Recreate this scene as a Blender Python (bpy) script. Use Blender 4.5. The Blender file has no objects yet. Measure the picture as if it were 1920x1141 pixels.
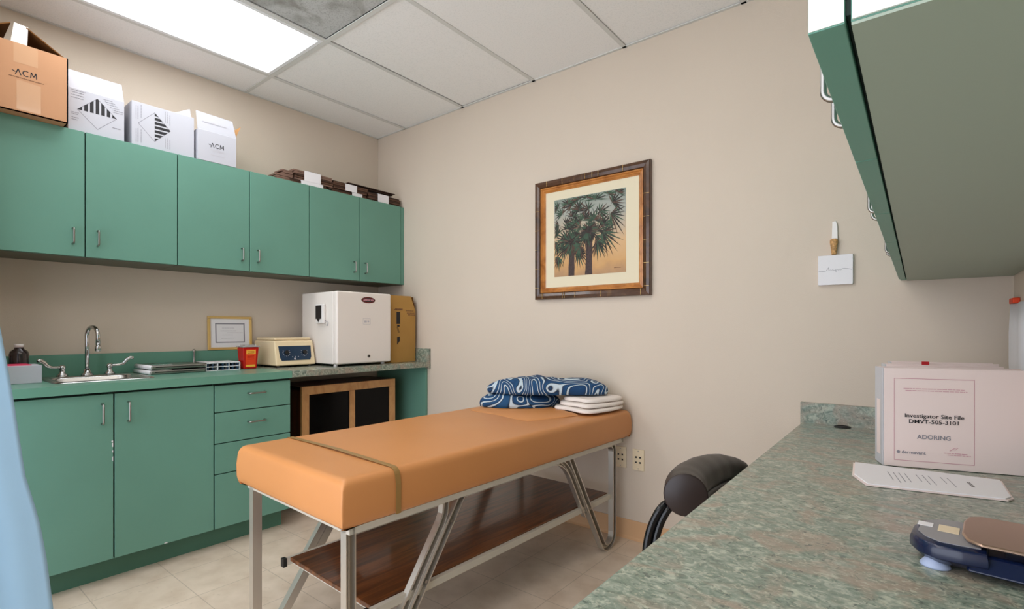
import bpy, bmesh, math, random
from mathutils import Vector, Matrix, noise
R = math.radians
random.seed(7)
SC = bpy.context.scene
COL = SC.collection

# ------------------------------------------------------------------ camera
CX, CY, CZ, YAW, F, HY = 3.520, -2.646, 1.1645, .6704, 959.2, 617.35
cam = bpy.data.cameras.new('camera'); camo = bpy.data.objects.new('camera', cam); COL.objects.link(camo)
cam.sensor_fit = 'HORIZONTAL'; cam.sensor_width = 36.0
cam.lens = 36.0 * F / 1920.0
cam.shift_y = (HY - 570.5) / 1920.0
cam.clip_start = 0.02
camo.location = (CX, CY, CZ)
camo.rotation_euler = (R(90), 0, YAW)
SC.camera = camo

# ------------------------------------------------------------------ world, exposure
w = bpy.data.worlds.new('world'); SC.world = w; w.use_nodes = True
w.node_tree.nodes['Background'].inputs[0].default_value = (0.90, 0.95, 1.06, 1)
w.node_tree.nodes['Background'].inputs[1].default_value = 3.1
SC.view_settings.view_transform = 'Standard'
try: SC.view_settings.look = 'None'
except Exception: pass
SC.view_settings.gamma = 1
SC.view_settings.use_curve_mapping = False
SC.view_settings.exposure = 0.0
LAMP_MAIN = 6.8      # the troffer in view
FILL_SECOND = 4.0     # second troffer, out of view, added over the desk side to brighten the room
FILL_THIRD = 6.5      # third troffer, out of view, added behind the camera as fill light

# ------------------------------------------------------------------ materials
def lin(c):
    c = c / 255.0
    return c / 12.92 if c <= .04045 else ((c + .055) / 1.055) ** 2.4
def rgb(*c): return (lin(c[0]), lin(c[1]), lin(c[2]), 1)
def nodes(m):
    m.use_nodes = True
    return m.node_tree, m.node_tree.nodes['Principled BSDF']
def mat(name, c, rough=.5, metal=0, spec=.5, coat=0, bump=0, bscale=200, vary=0, vscale=8, trans=0, ior=1.45):
    m = bpy.data.materials.new(name); t, b = nodes(m)
    b.inputs['Base Color'].default_value = rgb(*c)
    b.inputs['Roughness'].default_value = rough
    b.inputs['Metallic'].default_value = metal
    b.inputs['Specular IOR Level'].default_value = spec
    b.inputs['Coat Weight'].default_value = coat
    b.inputs['Transmission Weight'].default_value = trans
    b.inputs['IOR'].default_value = ior
    tc = t.nodes.new('ShaderNodeTexCoord')
    if vary:
        n = t.nodes.new('ShaderNodeTexNoise'); n.inputs['Scale'].default_value = vscale; n.inputs['Detail'].default_value = 4
        r = t.nodes.new('ShaderNodeValToRGB')
        a = [max(0, x * (1 - vary)) for x in rgb(*c)[:3]]; d = [min(1, x * (1 + vary)) for x in rgb(*c)[:3]]
        r.color_ramp.elements[0].position = .3; r.color_ramp.elements[1].position = .7
        r.color_ramp.elements[0].color = (*a, 1); r.color_ramp.elements[1].color = (*d, 1)
        t.links.new(tc.outputs['Object'], n.inputs['Vector']); t.links.new(n.outputs['Fac'], r.inputs['Fac'])
        t.links.new(r.outputs['Color'], b.inputs['Base Color'])
    if bump:
        n2 = t.nodes.new('ShaderNodeTexNoise'); n2.inputs['Scale'].default_value = bscale; n2.inputs['Detail'].default_value = 3
        bp = t.nodes.new('ShaderNodeBump'); bp.inputs['Strength'].default_value = bump; bp.inputs['Distance'].default_value = .002
        t.links.new(tc.outputs['Object'], n2.inputs['Vector']); t.links.new(n2.outputs['Fac'], bp.inputs['Height'])
        t.links.new(bp.outputs['Normal'], b.inputs['Normal'])
    return m
def ramp(t, src, stops, interp='LINEAR'):
    r = t.nodes.new('ShaderNodeValToRGB'); e = r.color_ramp.elements
    r.color_ramp.interpolation = interp
    while len(e) < len(stops): e.new(.5)
    for k, (p, c) in enumerate(stops): e[k].position = p; e[k].color = rgb(*c)
    t.links.new(src, r.inputs['Fac']); return r
def mixc(t, fac, a, b):
    m = t.nodes.new('ShaderNodeMix'); m.data_type = 'RGBA'
    for s, v in ((m.inputs[0], fac), (m.inputs[6], a), (m.inputs[7], b)):
        if hasattr(v, 'is_output'): t.links.new(v, s)
        elif isinstance(v, (int, float)): s.default_value = v
        else: s.default_value = v
    return m.outputs[2]
def math_n(t, op, a, b=0.0):
    m = t.nodes.new('ShaderNodeMath'); m.operation = op
    for s, v in ((m.inputs[0], a), (m.inputs[1], b)):
        if hasattr(v, 'is_output'): t.links.new(v, s)
        else: s.default_value = v
    return m.outputs[0]

M = {}
M['wall'] = mat('wall_paint', (212, 198, 181), .6, spec=.3, bump=.25, bscale=260, vary=.015, vscale=2)
M['green'] = mat('green_laminate', (105, 152, 135), .42, spec=.4, vary=.03, vscale=3)
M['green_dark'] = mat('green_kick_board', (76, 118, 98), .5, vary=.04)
M['green_top'] = mat('green_counter_laminate', (102, 153, 133), .3, vary=.03, vscale=4)
M['gap'] = mat('door_gap_shade_dark', (38, 50, 44), .8)  # dark sheet behind the doors, stands in for shade in the gaps
M['under'] = mat('cabinet_underside_shade', (104, 104, 90), .6)  # shade below the left wall cabinets is put into this darker colour
M['under_r'] = mat('desk_cabinet_underside_bounce', (158, 170, 154), .5)  # lighter colour holds the light bounced up from the desk
M['white_lam'] = mat('white_laminate', (232, 234, 226), .4)
M['chrome'] = mat('chrome', (205, 205, 205), .12, metal=1)
M['satin'] = mat('satin_nickel', (160, 156, 150), .3, metal=1)
M['alu'] = mat('aluminium_leg', (204, 198, 188), .36, metal=.8)
M['alu_dull'] = mat('painted_rail', (196, 190, 176), .5)
M['steel'] = mat('stainless_steel', (200, 198, 194), .26, metal=1)
M['black'] = mat('black_plastic', (22, 22, 24), .4)
M['blackgloss'] = mat('black_gloss', (16, 16, 17), .18)
M['vinyl'] = mat('tan_vinyl', (203, 138, 82), .4, spec=.5, bump=.08, bscale=600, vary=.03, vscale=3)
M['vinyl_seam'] = mat('tan_vinyl_strap', (150, 116, 66), .35)
M['vinyl_black'] = mat('black_vinyl', (46, 42, 40), .4, bump=.15, bscale=90)
M['vinyl_cap'] = mat('dark_brown_vinyl', (44, 34, 32), .38)
M['white'] = mat('white_paint', (238, 234, 230), .35)
M['fridge'] = mat('fridge_enamel', (236, 228, 220), .28, spec=.5)
M['paper'] = mat('white_paper', (236, 234, 236), .8, spec=.2)
M['card'] = mat('white_cardboard', (190, 190, 197), .75, spec=.2)
M['card_in'] = mat('kraft_inside', (196, 148, 98), .85, spec=.2)
M['kraft'] = mat('kraft_cardboard', (192, 144, 108), .75, spec=.2, vary=.03, vscale=6)
M['kraft_dark'] = mat('brown_cardboard', (180, 138, 76), .75, spec=.2, vary=.05, vscale=7)
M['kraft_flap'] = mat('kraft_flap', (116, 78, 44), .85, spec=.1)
M['ink'] = mat('black_ink', (30, 28, 32), .6)
M['ink_grey'] = mat('grey_ink', (140, 138, 146), .7)
M['ink_pale'] = mat('pale_grey_ink', (190, 186, 190), .7)
M['ink_brown'] = mat('brown_ink', (120, 82, 56), .7)
M['ink_pink'] = mat('pink_ink', (206, 150, 160), .7)
M['tape'] = mat('clear_tape', (202, 158, 122), .12, coat=.4)
M['tape_w'] = mat('white_tape', (222, 216, 204), .25)
M['cream'] = mat('cream_plastic', (238, 216, 176), .38)
M['panel_blue'] = mat('navy_panel', (22, 50, 76), .3)
M['red_box'] = mat('red_plastic', (190, 18, 14), .25)
M['orange'] = mat('orange_label', (240, 70, 20), .5)
M['yellow'] = mat('yellow_label', (250, 196, 70), .5)
M['clear'] = mat('clear_plastic', (225, 222, 222), .15, trans=.6)
M['amber'] = mat('dark_bottle', (44, 34, 34), .18, coat=.3)
M['pink'] = mat('pink_card', (225, 60, 100), .5)
M['gold'] = mat('gold_frame', (226, 190, 120), .3, metal=.45)
M['matboard'] = mat('cream_mat_board', (226, 216, 188), .8)
M['navy'] = mat('navy_plastic', (16, 28, 60), .25, coat=.3)
M['greyplastic'] = mat('grey_keypad', (150, 148, 150), .4)
M['plate'] = mat('steel_plate', (190, 160, 140), .28, metal=.85)
M['foot'] = mat('pale_rubber_foot', (170, 184, 214), .4)
M['ivory'] = mat('ivory_plate', (232, 214, 182), .4)
M['cove'] = mat('vinyl_cove_base', (214, 172, 130), .5)
M['curtain'] = mat('pale_blue_cloth', (150, 184, 208), .7, spec=.2, vary=.05, vscale=2.5)
M['binder'] = mat('white_binder_vinyl', (240, 222, 216), .4, spec=.4)
M['binder_spine'] = mat('grey_binder_spine', (196, 196, 200), .35)
M['sheet'] = mat('white_cotton', (236, 226, 218), .85, spec=.1, bump=.3, bscale=60)
M['grid'] = mat('ceiling_grid_paint', (214, 214, 210), .5)
M['gridlamp'] = mat('lamp_trim_paint', (236, 238, 240), .4)
M['brownslab'] = mat('dark_brown_slab', (88, 60, 44), .6, vary=.2, vscale=30)
M['brownslab_b'] = mat('taupe_slab', (122, 94, 80), .6, vary=.12, vscale=30)
M['brownslab_c'] = mat('deep_brown_board', (60, 38, 26), .55, vary=.2, vscale=20)
M['red'] = mat('red_tag', (190, 30, 40), .5)
M['glass_dark'] = mat('dark_glass', (5, 5, 6), .08, spec=.2)
M['shell'] = mat('woven_shell', (196, 150, 96), .6, vary=.45, vscale=110, bump=.8, bscale=120)

def wood(name, cs, scale=(1, 18, 18), rough=.35, coat=.2):
    m = bpy.data.materials.new(name); t, b = nodes(m)
    tc = t.nodes.new('ShaderNodeTexCoord'); mp = t.nodes.new('ShaderNodeMapping'); mp.inputs['Scale'].default_value = scale
    t.links.new(tc.outputs['Object'], mp.inputs['Vector'])
    n = t.nodes.new('ShaderNodeTexNoise'); n.inputs['Scale'].default_value = 2.2; n.inputs['Detail'].default_value = 6; n.inputs['Distortion'].default_value = .8
    t.links.new(mp.outputs['Vector'], n.inputs['Vector'])
    r = ramp(t, n.outputs['Fac'], cs); t.links.new(r.outputs['Color'], b.inputs['Base Color'])
    b.inputs['Roughness'].default_value = rough; b.inputs['Coat Weight'].default_value = coat
    return m
M['walnut'] = wood('walnut_veneer', [(.28, (50, 26, 14)), (.45, (88, 48, 24)), (.6, (122, 72, 36)), (.75, (72, 38, 20))], (18, 1.2, 18), .3, .3)
M['pine'] = wood('pale_oak_trim', [(.3, (176, 122, 72)), (.5, (206, 156, 102)), (.7, (186, 134, 84))], (10, 6, 3), .5, 0)
M['redwood'] = wood('red_brown_wood', [(.3, (60, 24, 12)), (.6, (96, 44, 22))], (10, 10, 2), .4, .1)
M['burl'] = wood('burl_bronze', [(.3, (46, 26, 14)), (.5, (84, 52, 28)), (.62, (70, 40, 20)), (.78, (128, 92, 50))], (5, 5, 5), .28, .3)
M['copper'] = wood('copper_gold_lip', [(.3, (150, 88, 36)), (.6, (198, 132, 66))], (6, 6, 6), .28, .2)

def laminate(name, tint=(0, 0, 0), rough=.24):
    m = bpy.data.materials.new(name); t, b = nodes(m)
    tc = t.nodes.new('ShaderNodeTexCoord'); mp = t.nodes.new('ShaderNodeMapping')
    mp.inputs['Scale'].default_value = (1.0, 1.35, 1.2); mp.inputs['Rotation'].default_value = (0, 0, .35)
    t.links.new(tc.outputs['Object'], mp.inputs['Vector'])
    def nz(sc, det, dis, off=0):
        n = t.nodes.new('ShaderNodeTexNoise'); n.inputs['Scale'].default_value = sc; n.inputs['Detail'].default_value = det; n.inputs['Distortion'].default_value = dis
        a = t.nodes.new('ShaderNodeVectorMath'); a.operation = 'ADD'; a.inputs[1].default_value = (off, off * 2, off)
        t.links.new(mp.outputs['Vector'], a.inputs[0]); t.links.new(a.outputs[0], n.inputs['Vector']); return n.outputs['Fac']
    T = lambda c: tuple(max(0, min(255, x + y)) for x, y in zip(c, tint))
    base = ramp(t, nz(42, 5, 1.1), [(.26, T((88, 102, 92))), (.42, T((120, 134, 120))), (.52, T((136, 148, 134))), (.62, T((160, 168, 152))), (.76, T((190, 192, 172)))])
    warm = ramp(t, nz(9, 6, 1.0, 5), [(.47, (0, 0, 0)), (.64, (255, 255, 255))])
    fl = ramp(t, nz(75, 3, 1.4, 11), [(.56, (0, 0, 0)), (.66, (255, 255, 255))])
    dk = ramp(t, nz(66, 3, 1.4, 23), [(.60, (0, 0, 0)), (.70, (255, 255, 255))])
    c = mixc(t, math_n(t, 'MULTIPLY', warm.outputs['Color'], .68), base.outputs['Color'], rgb(*T((158, 138, 122))))
    c = mixc(t, math_n(t, 'MULTIPLY', fl.outputs['Color'], .55), c, rgb(*T((192, 192, 170))))
    c = mixc(t, math_n(t, 'MULTIPLY', dk.outputs['Color'], .75), c, rgb(*T((72, 84, 78))))
    t.links.new(c, b.inputs['Base Color']); b.inputs['Roughness'].default_value = rough
    return m
M['laminate'] = laminate('speckled_green_laminate')

# towel: white contour lines on blue
m = bpy.data.materials.new('blue_contour_print'); t, b = nodes(m)
tc = t.nodes.new('ShaderNodeTexCoord')
n = t.nodes.new('ShaderNodeTexNoise'); n.inputs['Scale'].default_value = 4.6; n.inputs['Detail'].default_value = .2; n.inputs['Distortion'].default_value = 1.0
t.links.new(tc.outputs['Object'], n.inputs['Vector'])
fr = math_n(t, 'FRACT', math_n(t, 'MULTIPLY', n.outputs['Fac'], 16.0))
r = ramp(t, fr, [(0, (16, 66, 110)), (.34, (14, 58, 100)), (.42, (10, 26, 46)), (.50, (190, 206, 216)), (.66, (196, 210, 218)), (.72, (10, 26, 46)), (.84, (20, 74, 118))])
t.links.new(r.outputs['Color'], b.inputs['Base Color']); b.inputs['Roughness'].default_value = .8
M['towel'] = m

# floor vinyl tiles
m = bpy.data.materials.new('vinyl_floor_tile'); t, b = nodes(m)
tc = t.nodes.new('ShaderNodeTexCoord'); sp = t.nodes.new('ShaderNodeSeparateXYZ'); t.links.new(tc.outputs['Object'], sp.inputs[0])
def seam(o, off):
    f = math_n(t, 'FRACT', math_n(t, 'DIVIDE', math_n(t, 'ADD', o, off), .305))
    return math_n(t, 'LESS_THAN', math_n(t, 'ABSOLUTE', math_n(t, 'SUBTRACT', f, .5)), .006)
sx = seam(sp.outputs['X'], 10 * .305 - .135 + .1525); sy = seam(sp.outputs['Y'], 10 * .305 + 2.05 - 6 * .305 + .1525)
sm = math_n(t, 'MAXIMUM', sx, sy)
n = t.nodes.new('ShaderNodeTexNoise'); n.inputs['Scale'].default_value = 9; n.inputs['Detail'].default_value = 6; t.links.new(tc.outputs['Object'], n.inputs['Vector'])
c0 = ramp(t, n.outputs['Fac'], [(.3, (206, 186, 164)), (.5, (217, 199, 178)), (.7, (226, 208, 188))])
n = t.nodes.new('ShaderNodeTexNoise'); n.inputs['Scale'].default_value = 26; n.inputs['Detail'].default_value = 4; n.inputs['Distortion'].default_value = 2; t.links.new(tc.outputs['Object'], n.inputs['Vector'])
st = ramp(t, n.outputs['Fac'], [(.66, (0, 0, 0)), (.74, (255, 255, 255))])
c1 = mixc(t, math_n(t, 'MULTIPLY', st.outputs['Color'], .35), c0.outputs['Color'], rgb(160, 140, 116))
c2 = mixc(t, math_n(t, 'MULTIPLY', sm, .45), c1, rgb(140, 126, 106))
t.links.new(c2, b.inputs['Base Color']); b.inputs['Roughness'].default_value = .33
M['floor'] = m

# ceiling tiles
def ctile(name, a, c, dirt=0):
    m = bpy.data.materials.new(name); t, b = nodes(m)
    tc = t.nodes.new('ShaderNodeTexCoord')
    n = t.nodes.new('ShaderNodeTexNoise'); n.inputs['Scale'].default_value = 140; n.inputs['Detail'].default_value = 3; t.links.new(tc.outputs['Object'], n.inputs['Vector'])
    r = ramp(t, n.outputs['Fac'], [(.32, a), (.5, c)]); col = r.outputs['Color']
    if dirt:
        n3 = t.nodes.new('ShaderNodeTexNoise'); n3.inputs['Scale'].default_value = 4; n3.inputs['Detail'].default_value = 8; n3.inputs['Distortion'].default_value = 1.5; t.links.new(tc.outputs['Object'], n3.inputs['Vector'])
        d = ramp(t, n3.outputs['Fac'], [(.5, (0, 0, 0)), (.72, (255, 255, 255))])
        col = mixc(t, math_n(t, 'MULTIPLY', d.outputs['Color'], dirt), col, rgb(118, 114, 104))
    t.links.new(col, b.inputs['Base Color']); b.inputs['Roughness'].default_value = .9
    bp = t.nodes.new('ShaderNodeBump'); bp.inputs['Strength'].default_value = .3; bp.inputs['Distance'].default_value = .002
    t.links.new(n.outputs['Fac'], bp.inputs['Height']); t.links.new(bp.outputs['Normal'], b.inputs['Normal'])
    return m
M['ctile'] = ctile('ceiling_tile', (234, 234, 232), (243, 242, 240))
M['ctile_old'] = ctile('old_grey_ceiling_tile', (164, 166, 164), (190, 192, 190), .7)

def emis(name, c, s):
    m = bpy.data.materials.new(name); m.use_nodes = True; t = m.node_tree; t.nodes.clear()
    o = t.nodes.new('ShaderNodeOutputMaterial'); e = t.nodes.new('ShaderNodeEmission')
    e.inputs[0].default_value = c; e.inputs[1].default_value = s; t.links.new(e.outputs[0], o.inputs[0]); return m
M['lamp1'] = emis('lamp_diffuser_cool', (0.94, .97, 1.0, 1), LAMP_MAIN)
M['fill2'] = emis('added_diffuser_warm', (1.0, .93, .86, 1), FILL_SECOND)
M['fill3'] = emis('added_diffuser_rear', (1.0, .96, .92, 1), FILL_THIRD)

# palm print background
m = bpy.data.materials.new('palm_print_background'); t, b = nodes(m)
tc = t.nodes.new('ShaderNodeTexCoord'); sp = t.nodes.new('ShaderNodeSeparateXYZ'); t.links.new(tc.outputs['Generated'], sp.inputs[0])
n = t.nodes.new('ShaderNodeTexNoise'); n.inputs['Scale'].default_value = 5; n.inputs['Detail'].default_value = 5; t.links.new(tc.outputs['Generated'], n.inputs['Vector'])
v = math_n(t, 'ADD', sp.outputs['Z'], math_n(t, 'MULTIPLY', math_n(t, 'SUBTRACT', n.outputs['Fac'], .5), .35))
r = ramp(t, v, [(0, (176, 138, 100)), (.15, (204, 158, 102)), (.4, (214, 176, 130)), (.62, (186, 172, 150)), (.8, (160, 164, 154)), (1, (128, 142, 130))])
t.links.new(r.outputs['Color'], b.inputs['Base Color']); b.inputs['Roughness'].default_value = .6
M['print'] = m
M['palm_green'] = mat('palm_print_green', (58, 82, 62), .6, vary=.3, vscale=30)
M['palm_dark'] = mat('palm_print_dark', (46, 42, 36), .6, vary=.3, vscale=40)
M['palm_brown'] = mat('palm_print_brown', (84, 62, 50), .6, vary=.3, vscale=60)
M['palm_trunk'] = mat('palm_print_trunk', (66, 50, 48), .6, vary=.25, vscale=80)

# ------------------------------------------------------------------ builders
class B:
    def __init__(s): s.bm = bmesh.new(); s.mi = 0
    def _q(s, vs, idx):
        V = [s.bm.verts.new(v) for v in vs]
        for f in idx:
            try:
                fc = s.bm.faces.new([V[i] for i in f]); fc.material_index = s.mi
            except ValueError: pass
        return V
    def box(s, x0, x1, y0, y1, z0, z1):
        x0, x1 = sorted((x0, x1)); y0, y1 = sorted((y0, y1)); z0, z1 = sorted((z0, z1))
        s._q([(x0,y0,z0),(x1,y0,z0),(x1,y1,z0),(x0,y1,z0),(x0,y0,z1),(x1,y0,z1),(x1,y1,z1),(x0,y1,z1)],
             [(0,3,2,1),(4,5,6,7),(0,1,5,4),(1,2,6,5),(2,3,7,6),(3,0,4,7)]); return s
    def hexa(s, b4, t4):
        s._q(list(b4) + list(t4), [(0,3,2,1),(4,5,6,7),(0,1,5,4),(1,2,6,5),(2,3,7,6),(3,0,4,7)]); return s
    def prism(s, pts, d):          # pts: 3D polygon, extruded along vector d
        n = len(pts); d = Vector(d)
        V = [Vector(p) for p in pts]; V += [p + d for p in V]
        s._q([tuple(p) for p in V], [tuple(range(n))[::-1], tuple(range(n, 2*n))] + [(i, (i+1) % n, n + (i+1) % n, n + i) for i in range(n)]); return s
    def poly(s, pts): s._q(pts, [tuple(range(len(pts)))]); return s
    def tube(s, pts, r, seg=10, cap=True, flat=1.0, up=None):
        P = [Vector(p) for p in pts]; n = len(P); rings = []
        rr = r if isinstance(r, (list, tuple)) else [r] * n
        nv = None
        for i in range(n):
            tn = (P[min(i+1, n-1)] - P[max(i-1, 0)]).normalized()
            if nv is None:
                u = Vector(up) if up else (Vector((0,0,1)) if abs(tn.z) < .9 else Vector((1,0,0)))
                nv = (u - tn * u.dot(tn)).normalized()
            else: nv = (nv - tn * nv.dot(tn)).normalized()
            bn = tn.cross(nv)
            rings.append([s.bm.verts.new(P[i] + rr[i] * (nv * math.cos(a) + bn * math.sin(a) * flat)) for a in [2*math.pi*k/seg for k in range(seg)]])
        for i in range(n-1):
            for k in range(seg):
                f = s.bm.faces.new((rings[i][k], rings[i][(k+1)%seg], rings[i+1][(k+1)%seg], rings[i+1][k])); f.material_index = s.mi
        if cap:
            s.bm.faces.new(rings[0][::-1]).material_index = s.mi; s.bm.faces.new(rings[-1]).material_index = s.mi
        return s
    def lathe(s, c, prof, seg=24):   # prof [(r,z)...]
        c = Vector(c); rings = []
        for r, z in prof:
            rings.append([s.bm.verts.new(c + Vector((max(r, 1e-5)*math.cos(a), max(r, 1e-5)*math.sin(a), z))) for a in [2*math.pi*k/seg for k in range(seg)]])
        for i in range(len(rings)-1):
            for k in range(seg):
                f = s.bm.faces.new((rings[i][k], rings[i][(k+1)%seg], rings[i+1][(k+1)%seg], rings[i+1][k])); f.material_index = s.mi
        s.bm.faces.new(rings[0][::-1]).material_index = s.mi; s.bm.faces.new(rings[-1]).material_index = s.mi
        return s
    def disc(s, c, n, r, h, seg=24, ry=None):
        n = Vector(n).normalized(); u = (Vector((0,0,1)) if abs(n.z) < .9 else Vector((1,0,0))); u = (u - n*u.dot(n)).normalized(); v = n.cross(u); c = Vector(c)
        ry = ry or r
        return s.prism([tuple(c + v*r*math.cos(a) + u*ry*math.sin(a)) for a in [2*math.pi*k/seg for k in range(seg)]], n*h)
    def build(s, name, mats, parent=None, bevel=0, seg=2, smooth=False, local=False, xf=None, sub=0, solid=0):
        if not isinstance(mats, (list, tuple)): mats = [mats]
        if xf is not None: s.bm.transform(xf)
        base = Vector((0,0,0))
        if not local:
            q = parent
            while q is not None: base += q.location; q = q.parent
            if parent is None: base = Vector((0,0,0))
            s.bm.transform(Matrix.Translation(-base))
        bmesh.ops.recalc_face_normals(s.bm, faces=s.bm.faces)
        me = bpy.data.meshes.new(name); s.bm.to_mesh(me); s.bm.free()
        for m_ in mats: me.materials.append(M[m_] if isinstance(m_, str) else m_)
        o = bpy.data.objects.new(name, me); COL.objects.link(o)
        if parent is not None: o.parent = parent
        if smooth:
            for p in me.polygons: p.use_smooth = True
        if solid:
            md = o.modifiers.new('solid', 'SOLIDIFY'); md.thickness = solid; md.offset = 0
        if sub:
            md = o.modifiers.new('sub', 'SUBSURF'); md.levels = md.render_levels = sub
        if bevel:
            md = o.modifiers.new('bevel', 'BEVEL'); md.width = bevel; md.segments = seg; md.limit_method = 'ANGLE'; md.angle_limit = R(40)
            if not smooth:
                for p in me.polygons: p.use_smooth = True
                md.harden_normals = True
        return o

def origin(o, loc):           # move a top-level mesh's origin to its base
    o.data.transform(Matrix.Translation(-Vector(loc))); o.location = loc; return o
def tag(o, label, cat, group=None):
    o['label'] = label; o['category'] = cat
    if group: o['group'] = group
    return o
def thing(name, label, cat, loc, group=None, rz=0):
    o = bpy.data.objects.new(name, None); COL.objects.link(o); o.empty_display_size = .05
    o.location = loc; o.rotation_euler = (0, 0, rz); return tag(o, label, cat, group)
def struct(name, b, m, **k):
    o = b.build(name, m, **k); o['kind'] = 'structure'; return o
def copy_tree(root, label=None, loc=None):
    r = root.copy(); COL.objects.link(r)
    if loc is not None: r.location = loc
    if label: r['label'] = label
    for ch in list(root.children):
        c = ch.copy(); COL.objects.link(c); c.parent = r
        for g in list(ch.children):
            d = g.copy(); COL.objects.link(d); d.parent = c
    return r
def text_mesh(body, size, thick=.0004, align='CENTER', bold=0.0, shear=0):
    cu = bpy.data.curves.new('lettering', 'FONT'); cu.body = body; cu.size = size; cu.extrude = thick
    cu.align_x = align; cu.align_y = 'CENTER'; cu.offset = bold; cu.shear = shear; cu.resolution_u = 3
    o = bpy.data.objects.new('lettering', cu); COL.objects.link(o)
    dg = bpy.context.evaluated_depsgraph_get(); me = bpy.data.meshes.new_from_object(o.evaluated_get(dg))
    bpy.data.objects.remove(o); bpy.data.curves.remove(cu); return me
def frame_xf(loc, right, up):
    r = Vector(right).normalized(); u = Vector(up).normalized(); n = r.cross(u)
    m = Matrix((r, u, n)).transposed().to_4x4(); m.translation = Vector(loc); return m
def add_text(b, body, size, xf, **k):
    sx = k.pop('sx', 1.0)
    me = text_mesh(body, size, **k); me.transform(xf @ Matrix.Diagonal((sx, 1, 1, 1)))
    n0 = len(b.bm.faces); b.bm.from_mesh(me); b.bm.faces.ensure_lookup_table()
    for f in b.bm.faces[n0:]: f.material_index = b.mi
    bpy.data.meshes.remove(me)
def bars(b, xf, rows, w, h, jitter=.2, seed=1, z=.0004):      # lines of unreadable small print
    rr = random.Random(seed)
    for (x, y) in rows:
        ww = w * (1 - jitter * rr.random()); px = x
        while px < x + ww:
            wl = min(.004 + .012 * rr.random(), x + ww - px)
            pts = [(px, y, z), (px + wl, y, z), (px + wl, y + h, z), (px, y + h, z)]
            b.poly([tuple(xf @ Vector(p)) for p in pts]); px += wl + .0016
def arc(c, r, a0, a1, n, u, v):
    c = Vector(c); u = Vector(u); v = Vector(v)
    return [tuple(c + u*r*math.cos(R(a0 + (a1-a0)*i/n)) + v*r*math.sin(R(a0 + (a1-a0)*i/n))) for i in range(n+1)]
def bow(p0, p1, out, r=.004, lift=.028):
    """a bent wire pull between two points on a face; out = face normal"""
    p0 = Vector(p0); p1 = Vector(p1); o = Vector(out) * lift; d = (p1 - p0).normalized() * .012
    u = (p1 - p0).normalized(); ov = Vector(out); q = .012
    ca = p0 + ov*(lift-q) + u*q; cb = p1 + ov*(lift-q) - u*q
    pts = [p0] + [ca - u*q*math.cos(R(a)) + ov*q*math.sin(R(a)) for a in range(0, 91, 15)] + [cb + u*q*math.sin(R(a)) + ov*q*math.cos(R(a)) for a in range(0, 91, 15)] + [p1]
    return B().tube(pts, r, 12)

# ------------------------------------------------------------------ room shell
H = 2.746; W = 3.80; YF = -3.5
struct('floor', B().box(-.1, W+.1, YF-.1, .1, -.06, 0), 'floor')
struct('wall_back', B().box(-.1, W+.1, 0, .1, 0, H+.1), 'wall')
struct('wall_left', B().box(-.1, 0, YF, 0, 0, H+.1), 'wall')
struct('wall_right', B().box(W, W+.1, YF, 0, 0, H+.1), 'wall')
# front wall behind the viewpoint: wide opening added so world light fills the room
fw = B(); fw.box(-.1, .15, YF-.1, YF, 0, H+.1); fw.box(3.72, W+.1, YF-.1, YF, 0, H+.1); fw.box(.15, 3.72, YF-.1, YF, 2.45, H+.1)
struct('wall_front', fw, 'wall')
struct('wall_side', B().box(0, .60, -2.56, -2.42, 0, H+.1), 'wall')
struct('baseboard_back', B().prism([(.66, -.0005, 0), (.66, -.016, 0), (.66, -.008, .008), (.66, -.005, .014), (.66, -.004, .105), (.66, -.0005, .105)], (W-.66, 0, 0)), 'cove', smooth=False)
struct('baseboard_right', B().box(W-.005, W-.0005, YF, -.02, 0, .105), 'cove')
# ceiling: lay-in tiles on a T-bar grid, one structure mesh, with gaps where the lamps sit
XS = [0, .348, .976, 1.604, 2.232, 2.860, 3.488, W]
YS = [0, -1.075, -2.30, YF]
LAMPC = {(1, 1): 1, (4, 1): 2, (3, 2): 3}
cb = B()
for i in range(len(XS)-1):
    for j in range(len(YS)-1):
        if (i, j) in LAMPC: continue
        cb.mi = 1 if (i, j) == (2, 1) else 0
        dz = .002 * ((i*7 + j*3) % 3)
        cb.box(XS[i]+.0125, XS[i+1]-.0125, YS[j+1]+.0125, YS[j]-.0125, H+.004+dz, H+.02)
cb.mi = 0
cb.box(-.1, W+.1, YF-.1, .1, H+.12, H+.16)
struct('ceiling', cb, ['ctile', 'ctile_old'])
gb = B()
for x in XS[1:-1]: gb.box(x-.012, x+.012, YF, 0, H-.001, H+.004); gb.box(x-.003, x+.003, YF, 0, H+.004, H+.035)
for y in YS[1:-1]: gb.box(0, W, y-.012, y+.012, H-.0015, H+.0035)
struct('trim_1', gb, 'grid')
eb = B()
eb.box(0, W, -.016, 0, H-.001, H+.004); eb.box(0, .016, YF, 0, H-.001, H+.004); eb.box(W-.016, W, YF, 0, H-.001, H+.004)
struct('trim_2', eb, 'grid')

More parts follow.
